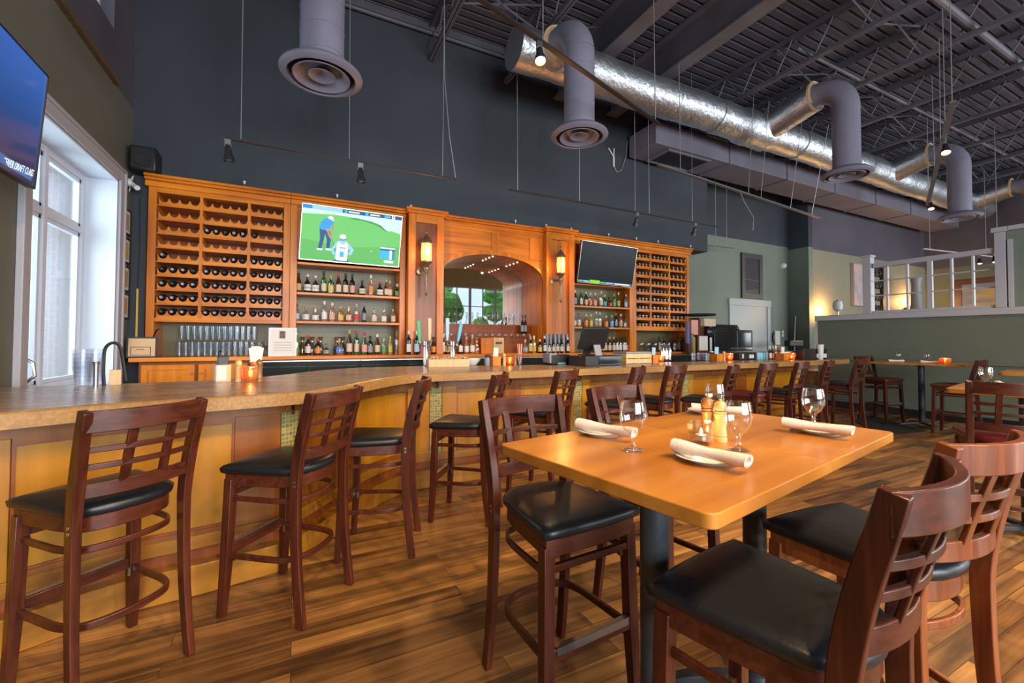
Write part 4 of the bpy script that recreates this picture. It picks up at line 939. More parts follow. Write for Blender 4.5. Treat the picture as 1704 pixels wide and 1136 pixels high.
for a, b_, lab in (((962, 704), (1056, 720), 'rolled napkin on the left plate of the front table'), ((1122, 740), (1246, 768), 'rolled napkin nearest the camera on the front table'), ((1152, 677), (1236, 683), 'rolled napkin behind the pepper mills on the front table'), ((1304, 702), (1420, 717), 'rolled napkin at right on the front table')):
    napkin(atz(*a, TZ+.036), atz(*b_, TZ+.036), lab, grp=gs)
def mill(x, y, z, mat, lab, h=.135, r=.021, grp=None):
    T = thing('pepper_mill', lab, 'pepper mill', (x, y, z), 0, grp); k = h/.135; q = r/.021
    MB().lathe([(a*q, b_*k) for a, b_ in ((.0215, 0), (.0215, .012), (.0195, .014), (.0195, .018), (.021, .020), (.0185, .045), (.0185, .078), (.0205, .084), (.0205, .09), (.017, .092), (.0205, .096), (.0195, .1))], (0, 0, 0), 20).build('body', mat, parent=T, ang=40)
    MB().lathe([(a*q, b_*k) for a, b_ in ((.012, .1), (.020, .103), (.0215, .112), (.020, .125), (.012, .133), (.005, .134), (.006, .139), (0, .142))], (0, 0, 0), 20).build('head', mat, parent=T, ang=40); return T
p = atz(1177, 731, TZ); mill(p.x, p.y, TZ, 'mill_dark', 'dark wooden pepper mill in the middle of the front table', .15)
p = atz(1199, 734, TZ); mill(p.x, p.y, TZ, 'light_wood', 'pale wooden pepper mill in the middle of the front table', .142)
def candle_square(x, y, z, lab, rz=.35):
    T = thing('candle_holder', lab, 'candle holder', (x, y, z), rz); w = .034; h = .075; f = MB()
    o = [(-w, -w), (w, -w), (w, w), (-w, w)]; i_ = [(a*.86, b_*.86) for a, b_ in o]
    V = [(a, b_, 0) for a, b_ in o]+[(a, b_, h) for a, b_ in o]+[(a, b_, h) for a, b_ in i_]+[(a, b_, .014) for a, b_ in i_]
    fs = [(0, 1, 2, 3), (12, 13, 14, 15)]
    for k in range(3):
        for j in range(4): fs.append((k*4+j, k*4+(j+1) % 4, (k+1)*4+(j+1) % 4, (k+1)*4+j))
    f.add(V, fs).build('glass_cube', 'glass', parent=T)
    c = MB().lathe([(.019, .015), (.019, .03), (.017, .031), (0, .029)], (0, 0, 0), 18).build('tealight', 'tin', parent=T)
    MB().lathe([(.001, .03), (.005, .036), (.0045, .042), (.001, .052)], (0, 0, 0), 8).build('flame', 'flame', parent=c)
p = atz(1167, 737, TZ); candle_square(p.x, p.y, TZ, 'square clear glass candle holder on the front table')
l = bpy.data.lights.new('candle_light', 'POINT'); l.energy = .6; l.color = (1, .5, .15); l.shadow_soft_size = .01
o = bpy.data.objects.new('candle_light', l); S.collection.objects.link(o); o.location = (p.x, p.y, TZ+.07)
# settings on the other tables
for px, py, lab in ((1641, 641, 'water goblet on the table behind the burgundy-seated stool'),):
    p = atz(px, py+3, TZ); goblet(p.x, p.y, TZ, lab, 'glass')
goblet(7.62, 1.78, TZ, 'water goblet on the farthest right table', 'glass')
napkin(Vector((4.86, 1.28, TZ+.022)), Vector((5.05, 1.36, TZ+.022)), 'rolled napkin left of its neighbour on the table behind the burgundy-seated stool', .024)
napkin(Vector((5.02, 1.16, TZ+.022)), Vector((5.22, 1.22, TZ+.022)), 'rolled napkin farther right on the table behind the burgundy-seated stool', .024)
napkin(Vector((9.38, 3.85, TZ+.022)), Vector((9.5, 3.68, TZ+.022)), 'rolled napkin at left on the pub table by the half wall', .024)
napkin(Vector((9.4, 3.42, TZ+.022)), Vector((9.5, 3.22, TZ+.022)), 'rolled napkin beside the candle on the pub table by the half wall', .024)
goblet(9.62, 3.80, TZ, 'left water glass on the pub table by the half wall', 'glass'); goblet(9.65, 3.42, TZ, 'right water glass on the pub table by the half wall', 'glass')
def candle_round(x, y, z, lab, r=.05, h=.085, grp=None, e=.8):
    T = thing('candle_glass', lab, 'candle holder', (x, y, z), 0, grp)
    MB().lathe([(r*.7, .0), (r*.8, .02), (r, h*.5), (r*.96, h), (r*.93, h), (r*.93, h*.5), (r*.72, .022), (0, .018)], (0, 0, 0), 20, cap=False).build('glass_cup', 'candle_glass', parent=T, ang=60)
    c = MB().lathe([(r*.5, .02), (r*.5, .035), (0, .034)], (0, 0, 0), 14).build('tealight', 'tin', parent=T); MB().lathe([(.002, .035), (.008, .044), (.006, .054), (.001, .07)], (0, 0, 0), 8).build('flame', 'flame', parent=c)
    l = bpy.data.lights.new('candle_light', 'POINT'); l.energy = e; l.color = (1, .42, .1); l.shadow_soft_size = .015
    o = bpy.data.objects.new('candle_light', l); S.collection.objects.link(o); o.location = (x, y, z+.075)
candle_round(9.42, 3.12, TZ, 'amber candle glass on the pub table by the half wall', .075, .09)
# ================================================================ ceiling
f = MB(); pitch = .16; y = -6.6; prof = []
while y < WB+.1:
    prof += [(y, CZ), (y+.105, CZ), (y+.115, CZ+.045), (y+.15, CZ+.045)]; y += pitch
A_l = [(XL-.3, a, b_) for a, b_ in prof]; B_l = [(20.2, a, b_) for a, b_ in prof]
st('ceiling', MB().strip(A_l, B_l), 'deck', ang=20)
def joist(x, lab, y1=6.88):
    T = thing('ceiling_joist', lab, 'joist', (x, 0, 0)); y0 = -6.5
    f = MB(); f.box(-.045, y0, 6.02, -.008, y1, 6.06); f.box(.008, y0, 6.02, .045, y1, 6.06); f.box(-.046, y0, 6.061, -.04, y1, 6.08); f.box(.04, y0, 6.061, .046, y1, 6.08); f.build('bottom_chord', 'steel_paint', parent=T)
    f = MB(); f.box(-.05, y0, 6.58, .05, y1, 6.62); f.box(-.049, y0, 6.53, -.044, y1, 6.579); f.box(.044, y0, 6.53, .049, y1, 6.579); f.build('top_chord', 'steel_paint', parent=T)
    f = MB(); n = int((y1-y0)/.62); d = (y1-y0)/n
    for k in range(n):
        a, b_ = y0+d*k, y0+d*(k+1); m_ = (a+b_)/2
        f.tube([(0, a, 6.58), (0, m_, 6.05)], .013, 6); f.tube([(0, m_, 6.05), (0, b_, 6.58)], .013, 6)
    f.build('web_bars', 'steel_paint', parent=T)
jx = [.35, 1.94, 3.30, 7.50, 9.03, 10.75, 12.4, 14.1, 15.8, 17.5, 19.1]
for i, x in enumerate(jx): joist(x, 'open-web grey steel ceiling joist, %s from the left' % ORD[i], 6.88 if x < 8.5 else (7.6 if x < 12.8 else 7.05))
def ibeam(x, lab):
    T = thing('steel_beam', lab, 'beam', (x, 0, 0)); bx(-.13, -6.5, 6.0, .13, 6.88, 6.03).build('bottom_flange', 'beam_paint', parent=T); bx(-.012, -6.5, 6.03, .012, 6.88, 6.60).build('web', 'steel_paint', parent=T); bx(-.13, -6.5, 6.60, .13, 6.88, 6.63).build('top_flange', 'beam_paint', parent=T)
ibeam(4.42, 'left one of two heavy grey steel I-beams at the ceiling'); ibeam(5.70, 'right one of two heavy grey steel I-beams at the ceiling')
for i, (y, z, x0, x1) in enumerate(((2.6, 6.15, 5.8, 19.8), (1.5, 6.3, 5.8, 19.8), (4.2, 6.3, 7.4, 19.8))):
    tag(MB().tube([(x0, y, z), (x1, y, z)], .055 if i == 0 else .03, 10).build('ceiling_pipe', 'steel_paint'), ['thick grey pipe crossing under the joists', 'thin grey pipe nearest the camera under the joists', 'thin grey pipe nearest the bar under the joists'][i], 'pipe')
for i, (y, a, b_) in enumerate(((5.6, .35, 4.3), (3.2, 5.83, 9.0), (4.6, 7.5, 12.4), (1.2, 9.0, 14.0), (5.0, 12.4, 19.0))):
    T = thing('cross_brace', 'grey diagonal bracing between ceiling joists, %s from the bar corner' % ORD[i], 'bracing'); f = MB(); xs_ = [a]+[q for q in jx if a < q < b_]+[b_]
    for u, v in zip(xs_[:-1], xs_[1:]): f.tube([(u, y, 6.1), (v, y, 6.55)], .016, 6); f.tube([(u, y, 6.55), (v, y, 6.1)], .016, 6)
    f.build('rods', 'steel_paint', parent=T)
# edge angle along black wall
st('trim_4', MB().box(XL, 6.82, 6.50, 8.5, 6.9, 6.62).tube([(XL, 6.84, 6.47), (8.5, 6.84, 6.47)], .03, 8), 'steel_paint')
# ---- round foil duct with branches and drops
DY, DZ, DR = 5.5, 5.68, .30
T = thing('round_duct', 'long silver foil-wrapped round air duct along the bar', 'duct')
pts = []; r_ = []
x = 2.77
while x < 19.6:
    pts.append((x, DY, DZ+.012*sin(x*2.1))); k = DR*(1+.018*sin(x*9)+.012*sin(x*23)); 
    if 7.8 < x < 8.6: k *= 1.10
    r_.append(k); x += .09
f = MB().tube(pts, r_, 40); f.build('main_duct', 'foil', parent=T, ang=60)
for x in (2.80, 5.9, 7.0, 9.6, 12.3): MB().tube([(x-.03, DY, DZ), (x+.03, DY, DZ)], DR*1.035, 40, caps=False).build('tape_band', 'foil', parent=T, ang=60)
DROPS = [(3.32, 4.66, 4.13), (8.43, 4.0, 4.29), (13.44, 4.15, 4.25), (18.4, 4.1, 4.25)]
for i, (x, y, zb) in enumerate(DROPS):
    ZT = (5.66, 5.90, 5.88, 5.88)[i]; f = MB(); ys = [DY-(DY-y-.50)*k/6 for k in range(7)]
    f.tube([(x, q, DZ+(ZT-DZ)*k/6) for k, q in enumerate(ys)], [.262+.006*sin(k*3+i) for k in range(7)], 32); f.build('branch_duct', 'foil', parent=T, ang=60)
    MB().tube([(x, ys[-1]-.0, ZT), (x, ys[-1]-.035, ZT)], .27, 32).build('insulation_edge', 'foil_edge', parent=T)
def diffuser_drop(x, y, zb, lab, top=None, r=.20, zt=0):
    T = thing('duct_drop', lab, 'duct')
    if top: path = [(x, y, zb+.05)]+[(x, y, zb+.2+(top-zb-.2)*k/8) for k in range(9)]
    else:
        path = [(x, y, zb+.05), (x, y, zb+.4), (x, y, zb+.8), (x, y, zt-.44)]
        path += [(x, y+.44-.44*cos(a), zt-.44+.44*sin(a)) for a in [pi/2*k/8 for k in range(1, 9)]]; path.append((x, y+.50, zt))
    MB().tube(path, r, 32).build('pipe', 'duct_paint', parent=T, ang=60)
    f = MB(); z_ = zb+.10; n_ = 0
    while z_ < (top or zt-.4):
        f.tube([(x+(r+.001)*cos(a), y+(r+.001)*sin(a), z_+.10*a/(2*pi)) for a in [2*pi*k/24 for k in range(25)]], .0045, 5, caps=False); z_ += .24
    f.build('spiral_seam', 'duct_paint', parent=T)
    MB().lathe([(r, .12), (r+.01, .10), (r+.10, .075), (r*1.85, .02), (r*1.88, 0), (r*1.84, -.01), (r*1.55, -.03), (r*1.5, .03)], (x, y, zb), 40, cap=False).build('diffuser_bell', 'duct_paint', parent=T, ang=50)
    f = MB(); f.lathe([(r*1.30, -.02), (r*1.28, -.028), (r*1.05, .01), (r*.82, .05), (r*.9, .06), (r*1.1, .03), (r*1.3, -.015)], (x, y, zb), 36, cap=False)
    f.lathe([(r*.62, -.005), (r*.60, -.012), (r*.3, .03), (r*.05, .05), (r*.3, .05), (r*.62, .0)], (x, y, zb), 30, cap=False); f.build('diffuser_cone', 'duct_paint', parent=T, ang=50)
    MB().lathe([(r*1.5, .035), (0, .07)], (x, y, zb), 30, cap=False).build('throat', 'rubber', parent=T)
diffuser_drop(.19, 4.53, 3.99, 'purple-grey duct drop with round diffuser above the left of the bar', top=6.6)
for (x, y, zb), lab in zip(DROPS, ('purple-grey elbow duct drop at the near end of the foil duct', 'purple-grey elbow duct drop at the middle of the foil duct', 'purple-grey elbow duct drop right of the angled track lights', 'purple-grey elbow duct drop at the far right edge')): diffuser_drop(x, y, zb, lab, zt=5.66 if x < 4 else 5.90 if x < 9 else 5.88)
# rectangular duct
T = thing('rectangular_duct', 'long grey rectangular duct under the foil duct', 'duct')
MB().tube([(7.0, 6.4, 5.6), (7.0, 6.4, 6.66)], .012, 6).tube([(12.0, 6.4, 5.6), (12.0, 6.4, 6.66)], .012, 6).tube([(16.0, 6.4, 5.6), (16.0, 6.4, 6.66)], .012, 6).build('hanger_rods', 'cable', parent=T)
bx(6.09, 6.05, 5.2, 19.5, 6.80, 5.63).build('duct_box', 'rect_duct', parent=T, bevel=.01)
f = MB()
for x in (8.2, 10.2, 12.2, 14.2, 16.2): bx(x-.02, 6.03, 5.18, x+.02, 6.82, 5.65).build('flange', 'rect_duct', parent=T)
f = MB(); f.box(6.5, 6.12, 5.165, 7.7, 6.16, 5.199); f.box(6.5, 6.70, 5.165, 7.7, 6.74, 5.199); f.box(6.5, 6.16, 5.165, 6.54, 6.70, 5.199); f.box(7.66, 6.16, 5.165, 7.7, 6.70, 5.199); f.build('return_frame', 'rect_duct', parent=T)
bx(6.54, 6.16, 5.185, 7.66, 6.70, 5.199).build('return_grille', 'black', parent=T)
# ---- track lights
def head(T_, x, y, z, tilt, lit, az=0, emat='bulb'):
    T = thing('track_spotlight', T_, 'spotlight', (x, y, z)); 
    bx(-.03, -.012, -.05, .03, .012, 0).build('adapter', 'metal', parent=T)
    d = Vector((sin(tilt)*cos(az), sin(tilt)*sin(az), -cos(tilt))); p = Vector((0, 0, -.07)); q = d.to_track_quat('Z', 'Y').to_matrix()
    f = MB(); f.tube([(-.0, 0, -.04), (.03, 0, -.06), (.03, 0, -.09)], .006, 6); f.tube([(0, 0, -.04), (-.03, 0, -.06), (-.03, 0, -.09)], .006, 6); f.build('yoke', 'metal', parent=T)
    f = MB().lathe([(.018, -.0), (.03, .01), (.034, .05), (.038, .09), (.052, .13), (.054, .17), (.05, .17), (.046, .14)], (0, 0, 0), 18, cap=False)
    f.v = [tuple(p+q @ Vector(v)) for v in f.v]; f.build('housing', 'track_black', parent=T, ang=60)
    f = MB().lathe([(.046, .142), (.04, .155), (0, .162)], (0, 0, 0), 16, cap=False); f.v = [tuple(p+q @ Vector(v)) for v in f.v]; f.build('lamp_face', emat if lit else 'tin', parent=T)
    if lit: spot(Vector((x, y, z))+p+d*.22, Vector((x, y, z))+d*3, lit, 85)
def track(lab, p0, p1, cables, ztop=6.0, w=.034, mat='track_black'):
    T = thing('light_track', lab, 'light track'); p0, p1 = Vector(p0), Vector(p1); MB().sweep([p0, p1], w, .022).build('rail', mat, parent=T)
    for t in cables:
        q = p0.lerp(p1, t); yt = 5.12 if (p0.x > 4 and 5.12 < q.y < 5.85) else q.y
        MB().tube([(q.x+random.uniform(-.03, .03), yt, ztop+.05), (q.x, q.y, q.z)], .0055, 5).build('suspension_cable', 'cable', parent=T)
    return T
t1 = track('thin black light track hanging over the left of the bar', (-.71, 5.6, 3.63), (1.93, 5.6, 3.63), (.05, .48, .93), 6.6)
MB().tube([(1.75, 5.6, 6.0), (1.77, 5.62, 5.0), (1.84, 5.6, 4.2), (1.93, 5.6, 3.65)], .007, 6).build('power_cord', 'cable', parent=t1)
head('unlit black spotlight at the left end of the track over the bar', -.70, 5.6, 3.62, .1, 0); head('unlit black spotlight in the middle of the left track', .69, 5.6, 3.62, .05, 0)
track('thin black light track over the middle of the bar', (2.9, 5.9, 3.74), (7.75, 5.9, 3.74), (.03, .27, .52, .59, .82), 6.6)
head('unlit spotlight in the middle of the track over the arch', 5.47, 5.9, 3.73, .3, 0, pi/2); head('unlit spotlight at the right end of the track over the arch', 6.96, 5.9, 3.73, .3, 0, pi/2)
t3 = track('black light track slanting across the foil duct', (.2, 2.98, 4.3), (4.24, 4.18, 4.3), (.29, .47, .985), 6.0, .045, 'track_black')
head('glowing warm spotlight on the slanting track in front of the foil duct', 2.05, 3.53, 4.29, .35, 45, -1.9)
t4 = track('grey light track hanging in front of the rectangular duct', (5.08, 5.0, 4.2), (10.5, 5.53, 4.2), (.10, .47, .55, .76, .93), 6.0, .06, 'beam_paint')
MB().tube([(7.35, 5.22, 4.2), (7.5, 5.25, 4.05), (7.85, 5.3, 3.8), (7.82, 5.3, 3.55)], .008, 6).build('dangling_cord', 'cable', parent=t4)
track('short grey light track near the green wall', (8.9, 7.2, 3.75), (9.9, 7.2, 3.78), (.3, .7), 6.6, .03, 'beam_paint')
track('angled light track on the right seen almost end on', (7.0, 2.2, 4.3), (11.8, 4.13, 4.3), (.02, .2, .35, .6, .95), 6.0, .06, 'beam_paint')
head('near glowing warm spotlight on the angled right track', 8.17, 2.66, 4.29, .45, 60, -2.7); head('far glowing spotlight on the angled right track', 11.36, 3.93, 4.29, .45, 50, -2.7, 'bulb_white')
track('grey light track over the raised dining area', (14.0, 5.0, 3.75), (19.0, 4.2, 3.7), (.05, .5, .9), 6.0, .05, 'trim_white')
head('glowing spotlight over the raised area, near the framed landscape', 16.2, 4.648, 3.72, .35, 30, -2.7, 'bulb_white'); track('short light track hanging low over the raised area', (13.2, 3.7, 3.35), (14.2, 2.1, 3.35), (.1, .9), 6.0, .03)
head('lower glowing spotlight over the raised area', 13.28, 3.58, 3.34, .35, 30, -2.7, 'bulb_white'); head('glowing spotlight behind the booth screen at right edge', 14.07, 2.3, 3.34, .35, 25, -2.7, 'bulb_white')
# tracks behind the camera, seen in the mirror, lighting the tables
track('black light track behind the camera over the dining tables', (-.5, -1.2, 4.3), (9.5, -.4, 4.3), (.1, .3, .5, .7, .9), 6.0)
hl = ['leftmost', 'second', 'third', 'fourth', 'fifth', 'rightmost']
for i, (x, tx, ty) in enumerate(((.4, .0, 2.2), (1.6, 1.2, 1.2), (2.8, 2.2, 1.4), (4.4, 3.2, 2.0), (6.6, 5.2, 1.4), (8.6, 8.4, 2.4))):
    y = -1.2+(x+.5)*.08; v = Vector((tx-x, ty-y, -3.3)); az = math.atan2(v.y, v.x); tl_ = math.atan2(math.hypot(v.x, v.y), 3.3)
    head('glowing spotlight behind the camera, %s on its track' % hl[i], x, y, 4.29, tl_, 260, az)
# Y-shaped white hook
p = aty(1031, 262, 6.7); T = thing('cable_hook', 'white forked cable end hanging on the black wall', 'cable', (p.x, 6.88, p.z))
f = MB(); f.tube([(0, 0, -.12), (0, 0, .08)], .02, 8); f.tube([(0, 0, .06), (.01, 0, .26)], .012, 6); f.tube([(0, 0, .08), (-.13, 0, .24)], .012, 6); f.build('fork', 'white', parent=T); MB().tube([(0, 0, -.1), (.08, 0, -.22), (.2, 0, -.15), (.32, 0, .15), (.36, 0, .5)], .012, 6).build('cord', 'cable', parent=T)
# ================================================================ bottles and bar items
SH = {  # radius m, body top fraction, shoulder fraction, neck radius
 'wine': [(.92, 0), (1, .02), (1, .60), (.93, .66), (.55, .72), (.38, .76), (.36, .97), (.42, .975), (.42, 1)],
 'slope': [(.94, 0), (1, .02), (1, .42), (.85, .55), (.5, .72), (.36, .80), (.35, .97), (.42, .975), (.42, 1)],
 'liquor': [(.95, 0), (1, .03), (1, .58), (.9, .66), (.42, .74), (.35, .78), (.34, .95), (.40, .955), (.40, 1)],
 'squat': [(.85, 0), (1, .06), (1.04, .30), (.8, .52), (.35, .66), (.26, .72), (.26, .93), (.32, .94), (.32, 1)],
 'round': [(.8, 0), (1, .08), (1.05, .32), (.95, .5), (.4, .62), (.36, .66), (.36, .8), (.5, .81), (.5, 1)],
 'thin': [(.95, 0), (1, .02), (1, .5), (.8, .6), (.42, .72), (.36, .78), (.34, .97), (.4, 1)],
 'carafe': [(.9, 0), (1, .05), (.95, .35), (.5, .65), (.42, .8), (.75, .99), (.72, .99)]}
RAD = dict(wine=.038, slope=.041, liquor=.040, squat=.050, round=.046, thin=.034, carafe=.055)
MC = {}
def mesh_of(key, fn):
    if key not in MC: o = fn(); MC[key] = o.data; bpy.data.objects.remove(o)
    return MC[key]
def bottle(x, y, z, h, shape, glass, lbl, cap, label, grp, lz=(.12, .46), pour=False):
    r = RAD[shape]; T = thing('bottle', label, 'bottle', (x, y, z), random.uniform(-.3, .3), grp); h = round(h, 2)
    me = mesh_of((shape, h, glass), lambda: MB().lathe([(a*r, b_*h) for a, b_ in SH[shape]], (0, 0, 0), 18).build('g', glass, ang=50)); link('glass_body', me, T)
    if lbl:
        a, b_ = lz
        me = mesh_of((shape, h, lbl, lz), lambda: MB().add([(r*1.03*cos(t), r*1.03*sin(t), q) for q in (a*h, b_*h) for t in [R(-90-75+150*k/12) for k in range(13)]], [(k, k+1, 14+k, 13+k) for k in range(12)]).build('l', lbl)); link('label', me, T)
    if cap:
        nr = r*SH[shape][-1][0]
        if pour: me = mesh_of((shape, h, cap, 'p'), lambda: MB().tube([(0, 0, h*.97), (0, 0, h*1.03), (.004, 0, h*1.1), (.012, 0, h*1.2)], [nr*1.1, nr*.8, .005, .004], 8).build('c', cap))
        else: me = mesh_of((shape, h, cap), lambda: MB().lathe([(nr*1.1, h*.86), (nr*1.15, h*.87), (nr*1.15, h*1.01), (nr*.8, h*1.02)], (0, 0, 0), 12).build('c', cap))
        link('pourer' if pour else 'cap', me, T)
    return T
cname = dict(bt_black='black', bt_brown='brown', bt_navy='navy', bt_green='green', bt_olive='olive', bt_clear='clear', bt_amber='amber', bt_rose='rose', bt_yellow='yellow', bt_lime='lime', bt_blue='bluish')
def lname(l): return 'no label' if not l else 'a '+l[3:].replace('lightblue', 'light blue')+' label'
def row(items, y, z, place, grp, ph=.00815):
    for i, (px, h, sh_, g_, lb, cp, *o) in enumerate(items):
        p = aty(px, 560, y); yy = y+random.uniform(-.02, .02)
        bottle(p.x, yy, z, h, sh_, g_, lb, cp, '%s bottle with %s, %s from left %s' % (cname[g_], lname(lb), ORD[i], place), grp, *(o[0] if o else ()), )
def zx(v): return 470+v/6.68
YS = 6.93
row([(zx(170), .28, 'slope', 'bt_brown', 'lb_gold', 'lb_black'), (zx(268), .27, 'squat', 'bt_black', 'lb_white', 'lb_white'), (zx(358), .26, 'squat', 'bt_olive', 'lb_white', 'lb_white'), (zx(452), .33, 'wine', 'bt_green', 'lb_cream', 'lb_black'),
     (zx(530), .28, 'liquor', 'bt_green', 'lb_yellow', 'lb_orange'), (zx(615), .32, 'slope', 'bt_brown', 'lb_cream', 'lb_red'), (zx(695), .32, 'wine', 'bt_black', 'lb_cream', 'lb_black'), (zx(770), .32, 'wine', 'bt_black', 'lb_pink', 'lb_black'),
     (zx(878), .23, 'squat', 'bt_black', 'lb_cream', 'lb_black'), (zx(975), .32, 'thin', 'bt_rose', 'lb_orange', 'lb_white'), (zx(1078), .23, 'squat', 'bt_black', 'lb_white', 'lb_red'), (zx(1150), .27, 'thin', 'bt_brown', 'lb_cream', 'lb_gold'), (zx(1188), .25, 'liquor', 'bt_rose', 'lb_cream', 'lb_gold'), (zx(1275), .21, 'round', 'bt_olive', 'lb_green', 'lb_white')],
    YS, 2.10, "on top shelf below golf screen", 'bottles on the top left shelf')
row([(zx(150), .24, 'liquor', 'bt_blue', 'lb_lightblue', 'lb_black'), (zx(255), .22, 'squat', 'bt_clear', 'lb_white', 'lb_cork'), (zx(362), .20, 'round', 'bt_clear', 'lb_white', 'lb_cork'), (zx(462), .30, 'liquor', 'bt_clear', 'lb_white', 'lb_white'), (zx(550), .28, 'liquor', 'bt_rose', 'lb_pink', 'lb_white'),
     (zx(645), .23, 'liquor', 'bt_amber', 'lb_yellow', 'lb_gold'), (zx(735), .24, 'round', 'bt_amber', 'lb_pink', 'lb_cork'), (zx(820), .28, 'liquor', 'bt_clear', 'lb_red', 'lb_pink'), (zx(905), .30, 'thin', 'bt_navy', 'lb_grey', 'lb_grey'),
     (zx(1017), .20, 'liquor', 'bt_clear', 'lb_cream', 'metal', ((.12, .5), True)), (zx(1125), .20, 'liquor', 'bt_clear', 'lb_white', 'metal', ((.12, .5), True)), (zx(1230), .22, 'liquor', 'bt_rose', 'lb_cream', 'metal', ((.12, .5), True))],
    YS, 1.69, "on second shelf below golf screen", 'bottles on the middle left shelf')
row([(zx(158), .38, 'thin', 'bt_lime', None, 'lb_green'), (zx(285), .28, 'liquor', 'bt_brown', 'lb_white', 'lb_red'), (zx(395), .23, 'liquor', 'bt_black', 'lb_orange', 'lb_red'), (zx(492), .15, 'squat', 'bt_olive', 'lb_grey', 'metal', ((.12, .5), True)), (zx(635), .24, 'squat', 'bt_rose', 'lb_blue', 'lb_gold'),
     (zx(745), .37, 'slope', 'bt_brown', 'lb_cream', 'lb_gold'), (zx(825), .36, 'wine', 'bt_green', 'lb_cream', 'lb_red'), (zx(912), .33, 'slope', 'bt_green', 'lb_pink', 'lb_red'), (zx(975), .28, 'liquor', 'bt_black', 'lb_grey', 'lb_black'), (zx(1055), .31, 'slope', 'bt_brown', 'lb_cream', 'lb_white'),
     (zx(1128), .28, 'thin', 'bt_clear', 'lb_green', 'lb_green'), (zx(1198), .28, 'thin', 'bt_yellow', 'lb_yellow', 'lb_yellow'), (zx(1272), .36, 'wine', 'bt_clear', None, 'lb_grey')],
    YS, CT, "on counter below golf screen", 'bottles on the counter under the left shelves')
for i, v in enumerate((225, 330, 425, 612, 672)):
    p = aty(zx(v), 560, 7.1); T = thing('glass_carafe', 'empty glass carafe, %s from left behind the bottles under the golf television' % ORD[i], 'carafe', (p.x, 7.12, CT), 0, 'glass carafes on the counter'); me = mesh_of('carafe', lambda: MB().lathe([(a*.055, b_*.27) for a, b_ in SH['carafe']], (0, 0, 0), 16, cap=False).build('g', 'carafe')); link('glass_body', me, T)
def zy(v): return 930+v/4.94
row([(zy(135), .30, 'wine', 'bt_olive', 'lb_grey', 'lb_white'), (zy(183), .30, 'wine', 'bt_green', 'lb_cream', 'lb_green'), (zy(218), .28, 'liquor', 'bt_olive', 'lb_pink', 'lb_white'), (zy(262), .27, 'liquor', 'bt_clear', 'lb_orange', 'lb_white'), (zy(300), .27, 'liquor', 'bt_rose', 'lb_pink', 'lb_white'), (zy(345), .31, 'wine', 'bt_clear', 'lb_cream', 'lb_white'),
     (zy(378), .24, 'liquor', 'bt_green', 'lb_teal', 'lb_white'), (zy(415), .20, 'round', 'bt_brown', 'lb_red', 'lb_black'), (zy(450), .27, 'liquor', 'bt_green', 'lb_green', 'lb_gold'), (zy(485), .31, 'thin', 'bt_green', 'lb_gold', 'lb_white'), (zy(548), .28, 'liquor', 'bt_blue', 'lb_lightblue', 'lb_white')],
    YS, 2.10, "on top shelf under dark television", 'bottles on the top right shelf')
row([(zy(122), .26, 'squat', 'bt_rose', 'lb_cream', 'lb_white'), (zy(168), .27, 'liquor', 'bt_clear', 'lb_cream', 'lb_red'), (zy(220), .25, 'liquor', 'bt_amber', 'lb_orange', 'lb_white'), (zy(262), .25, 'liquor', 'bt_yellow', 'lb_yellow', 'lb_white'), (zy(302), .31, 'liquor', 'bt_clear', 'lb_grey', 'lb_white'), (zy(340), .30, 'wine', 'bt_clear', 'lb_pink', 'lb_white'),
     (zy(388), .23, 'liquor', 'bt_amber', 'lb_orange', 'lb_white'), (zy(430), .25, 'liquor', 'bt_blue', 'lb_cyan', 'lb_yellow'), (zy(465), .29, 'wine', 'bt_black', 'lb_grey', 'lb_green'), (zy(505), .28, 'liquor', 'bt_rose', 'lb_cork', 'lb_white'), (zy(548), .22, 'liquor', 'bt_blue', 'lb_white', 'lb_black')],
    YS, 1.69, "on second shelf under dark television", 'bottles on the middle right shelf')
row([(zy(v), .30, 'wine', 'bt_olive' if k > 4 else 'bt_brown', 'lb_cream' if k < 5 else 'lb_white', 'lb_gold' if k < 5 else 'lb_black') for k, v in enumerate((325, 355, 388, 418, 448, 478, 505, 530, 552))], YS-.05, CT, "on counter under dark television", 'wine bottles on the counter under the right shelves')
row([(1098+i*7.6, .31, 'wine', 'bt_black' if i % 2 else 'bt_olive', ('lb_cream', 'lb_black', 'lb_red', 'lb_white', 'lb_cream', 'lb_grey', 'lb_gold')[i], 'lb_gold' if i == 6 else 'lb_black') for i in range(7)], 6.85, CT, "under the right wine rack", 'bottles on the counter under the right rack')
# counter in front of pilaster and arch
row([(680.5, .36, 'wine', 'bt_navy', 'lb_white', 'lb_white'), (693.5, .36, 'wine', 'bt_navy', 'lb_lightblue', 'lb_white')], 6.60, CT, "before the left lantern pilaster", 'tall dark bottles by the left pilaster')
def zz(v): return 730+v/7.41
row([(701, .26, 'liquor', 'bt_rose', 'lb_red', 'lb_grey'), (721, .27, 'slope', 'bt_brown', 'lb_orange', 'lb_black'), (zz(8), .30, 'wine', 'bt_black', 'lb_grey', 'lb_black'), (zz(55), .31, 'wine', 'bt_olive', 'lb_cream', 'lb_white'), (zz(115), .28, 'liquor', 'bt_black', 'lb_gold', 'lb_orange'), (zz(270), .29, 'slope', 'bt_black', 'lb_white', 'lb_black'),
     (zz(345), .28, 'slope', 'bt_rose', 'lb_white', 'lb_cork'), (zz(415), .30, 'slope', 'bt_amber', 'lb_white', 'lb_cork'), (zz(470), .28, 'carafe', 'bt_rose', None, None)], 6.72, CT, "before the arch's left half", 'bottles in front of the arch, left')
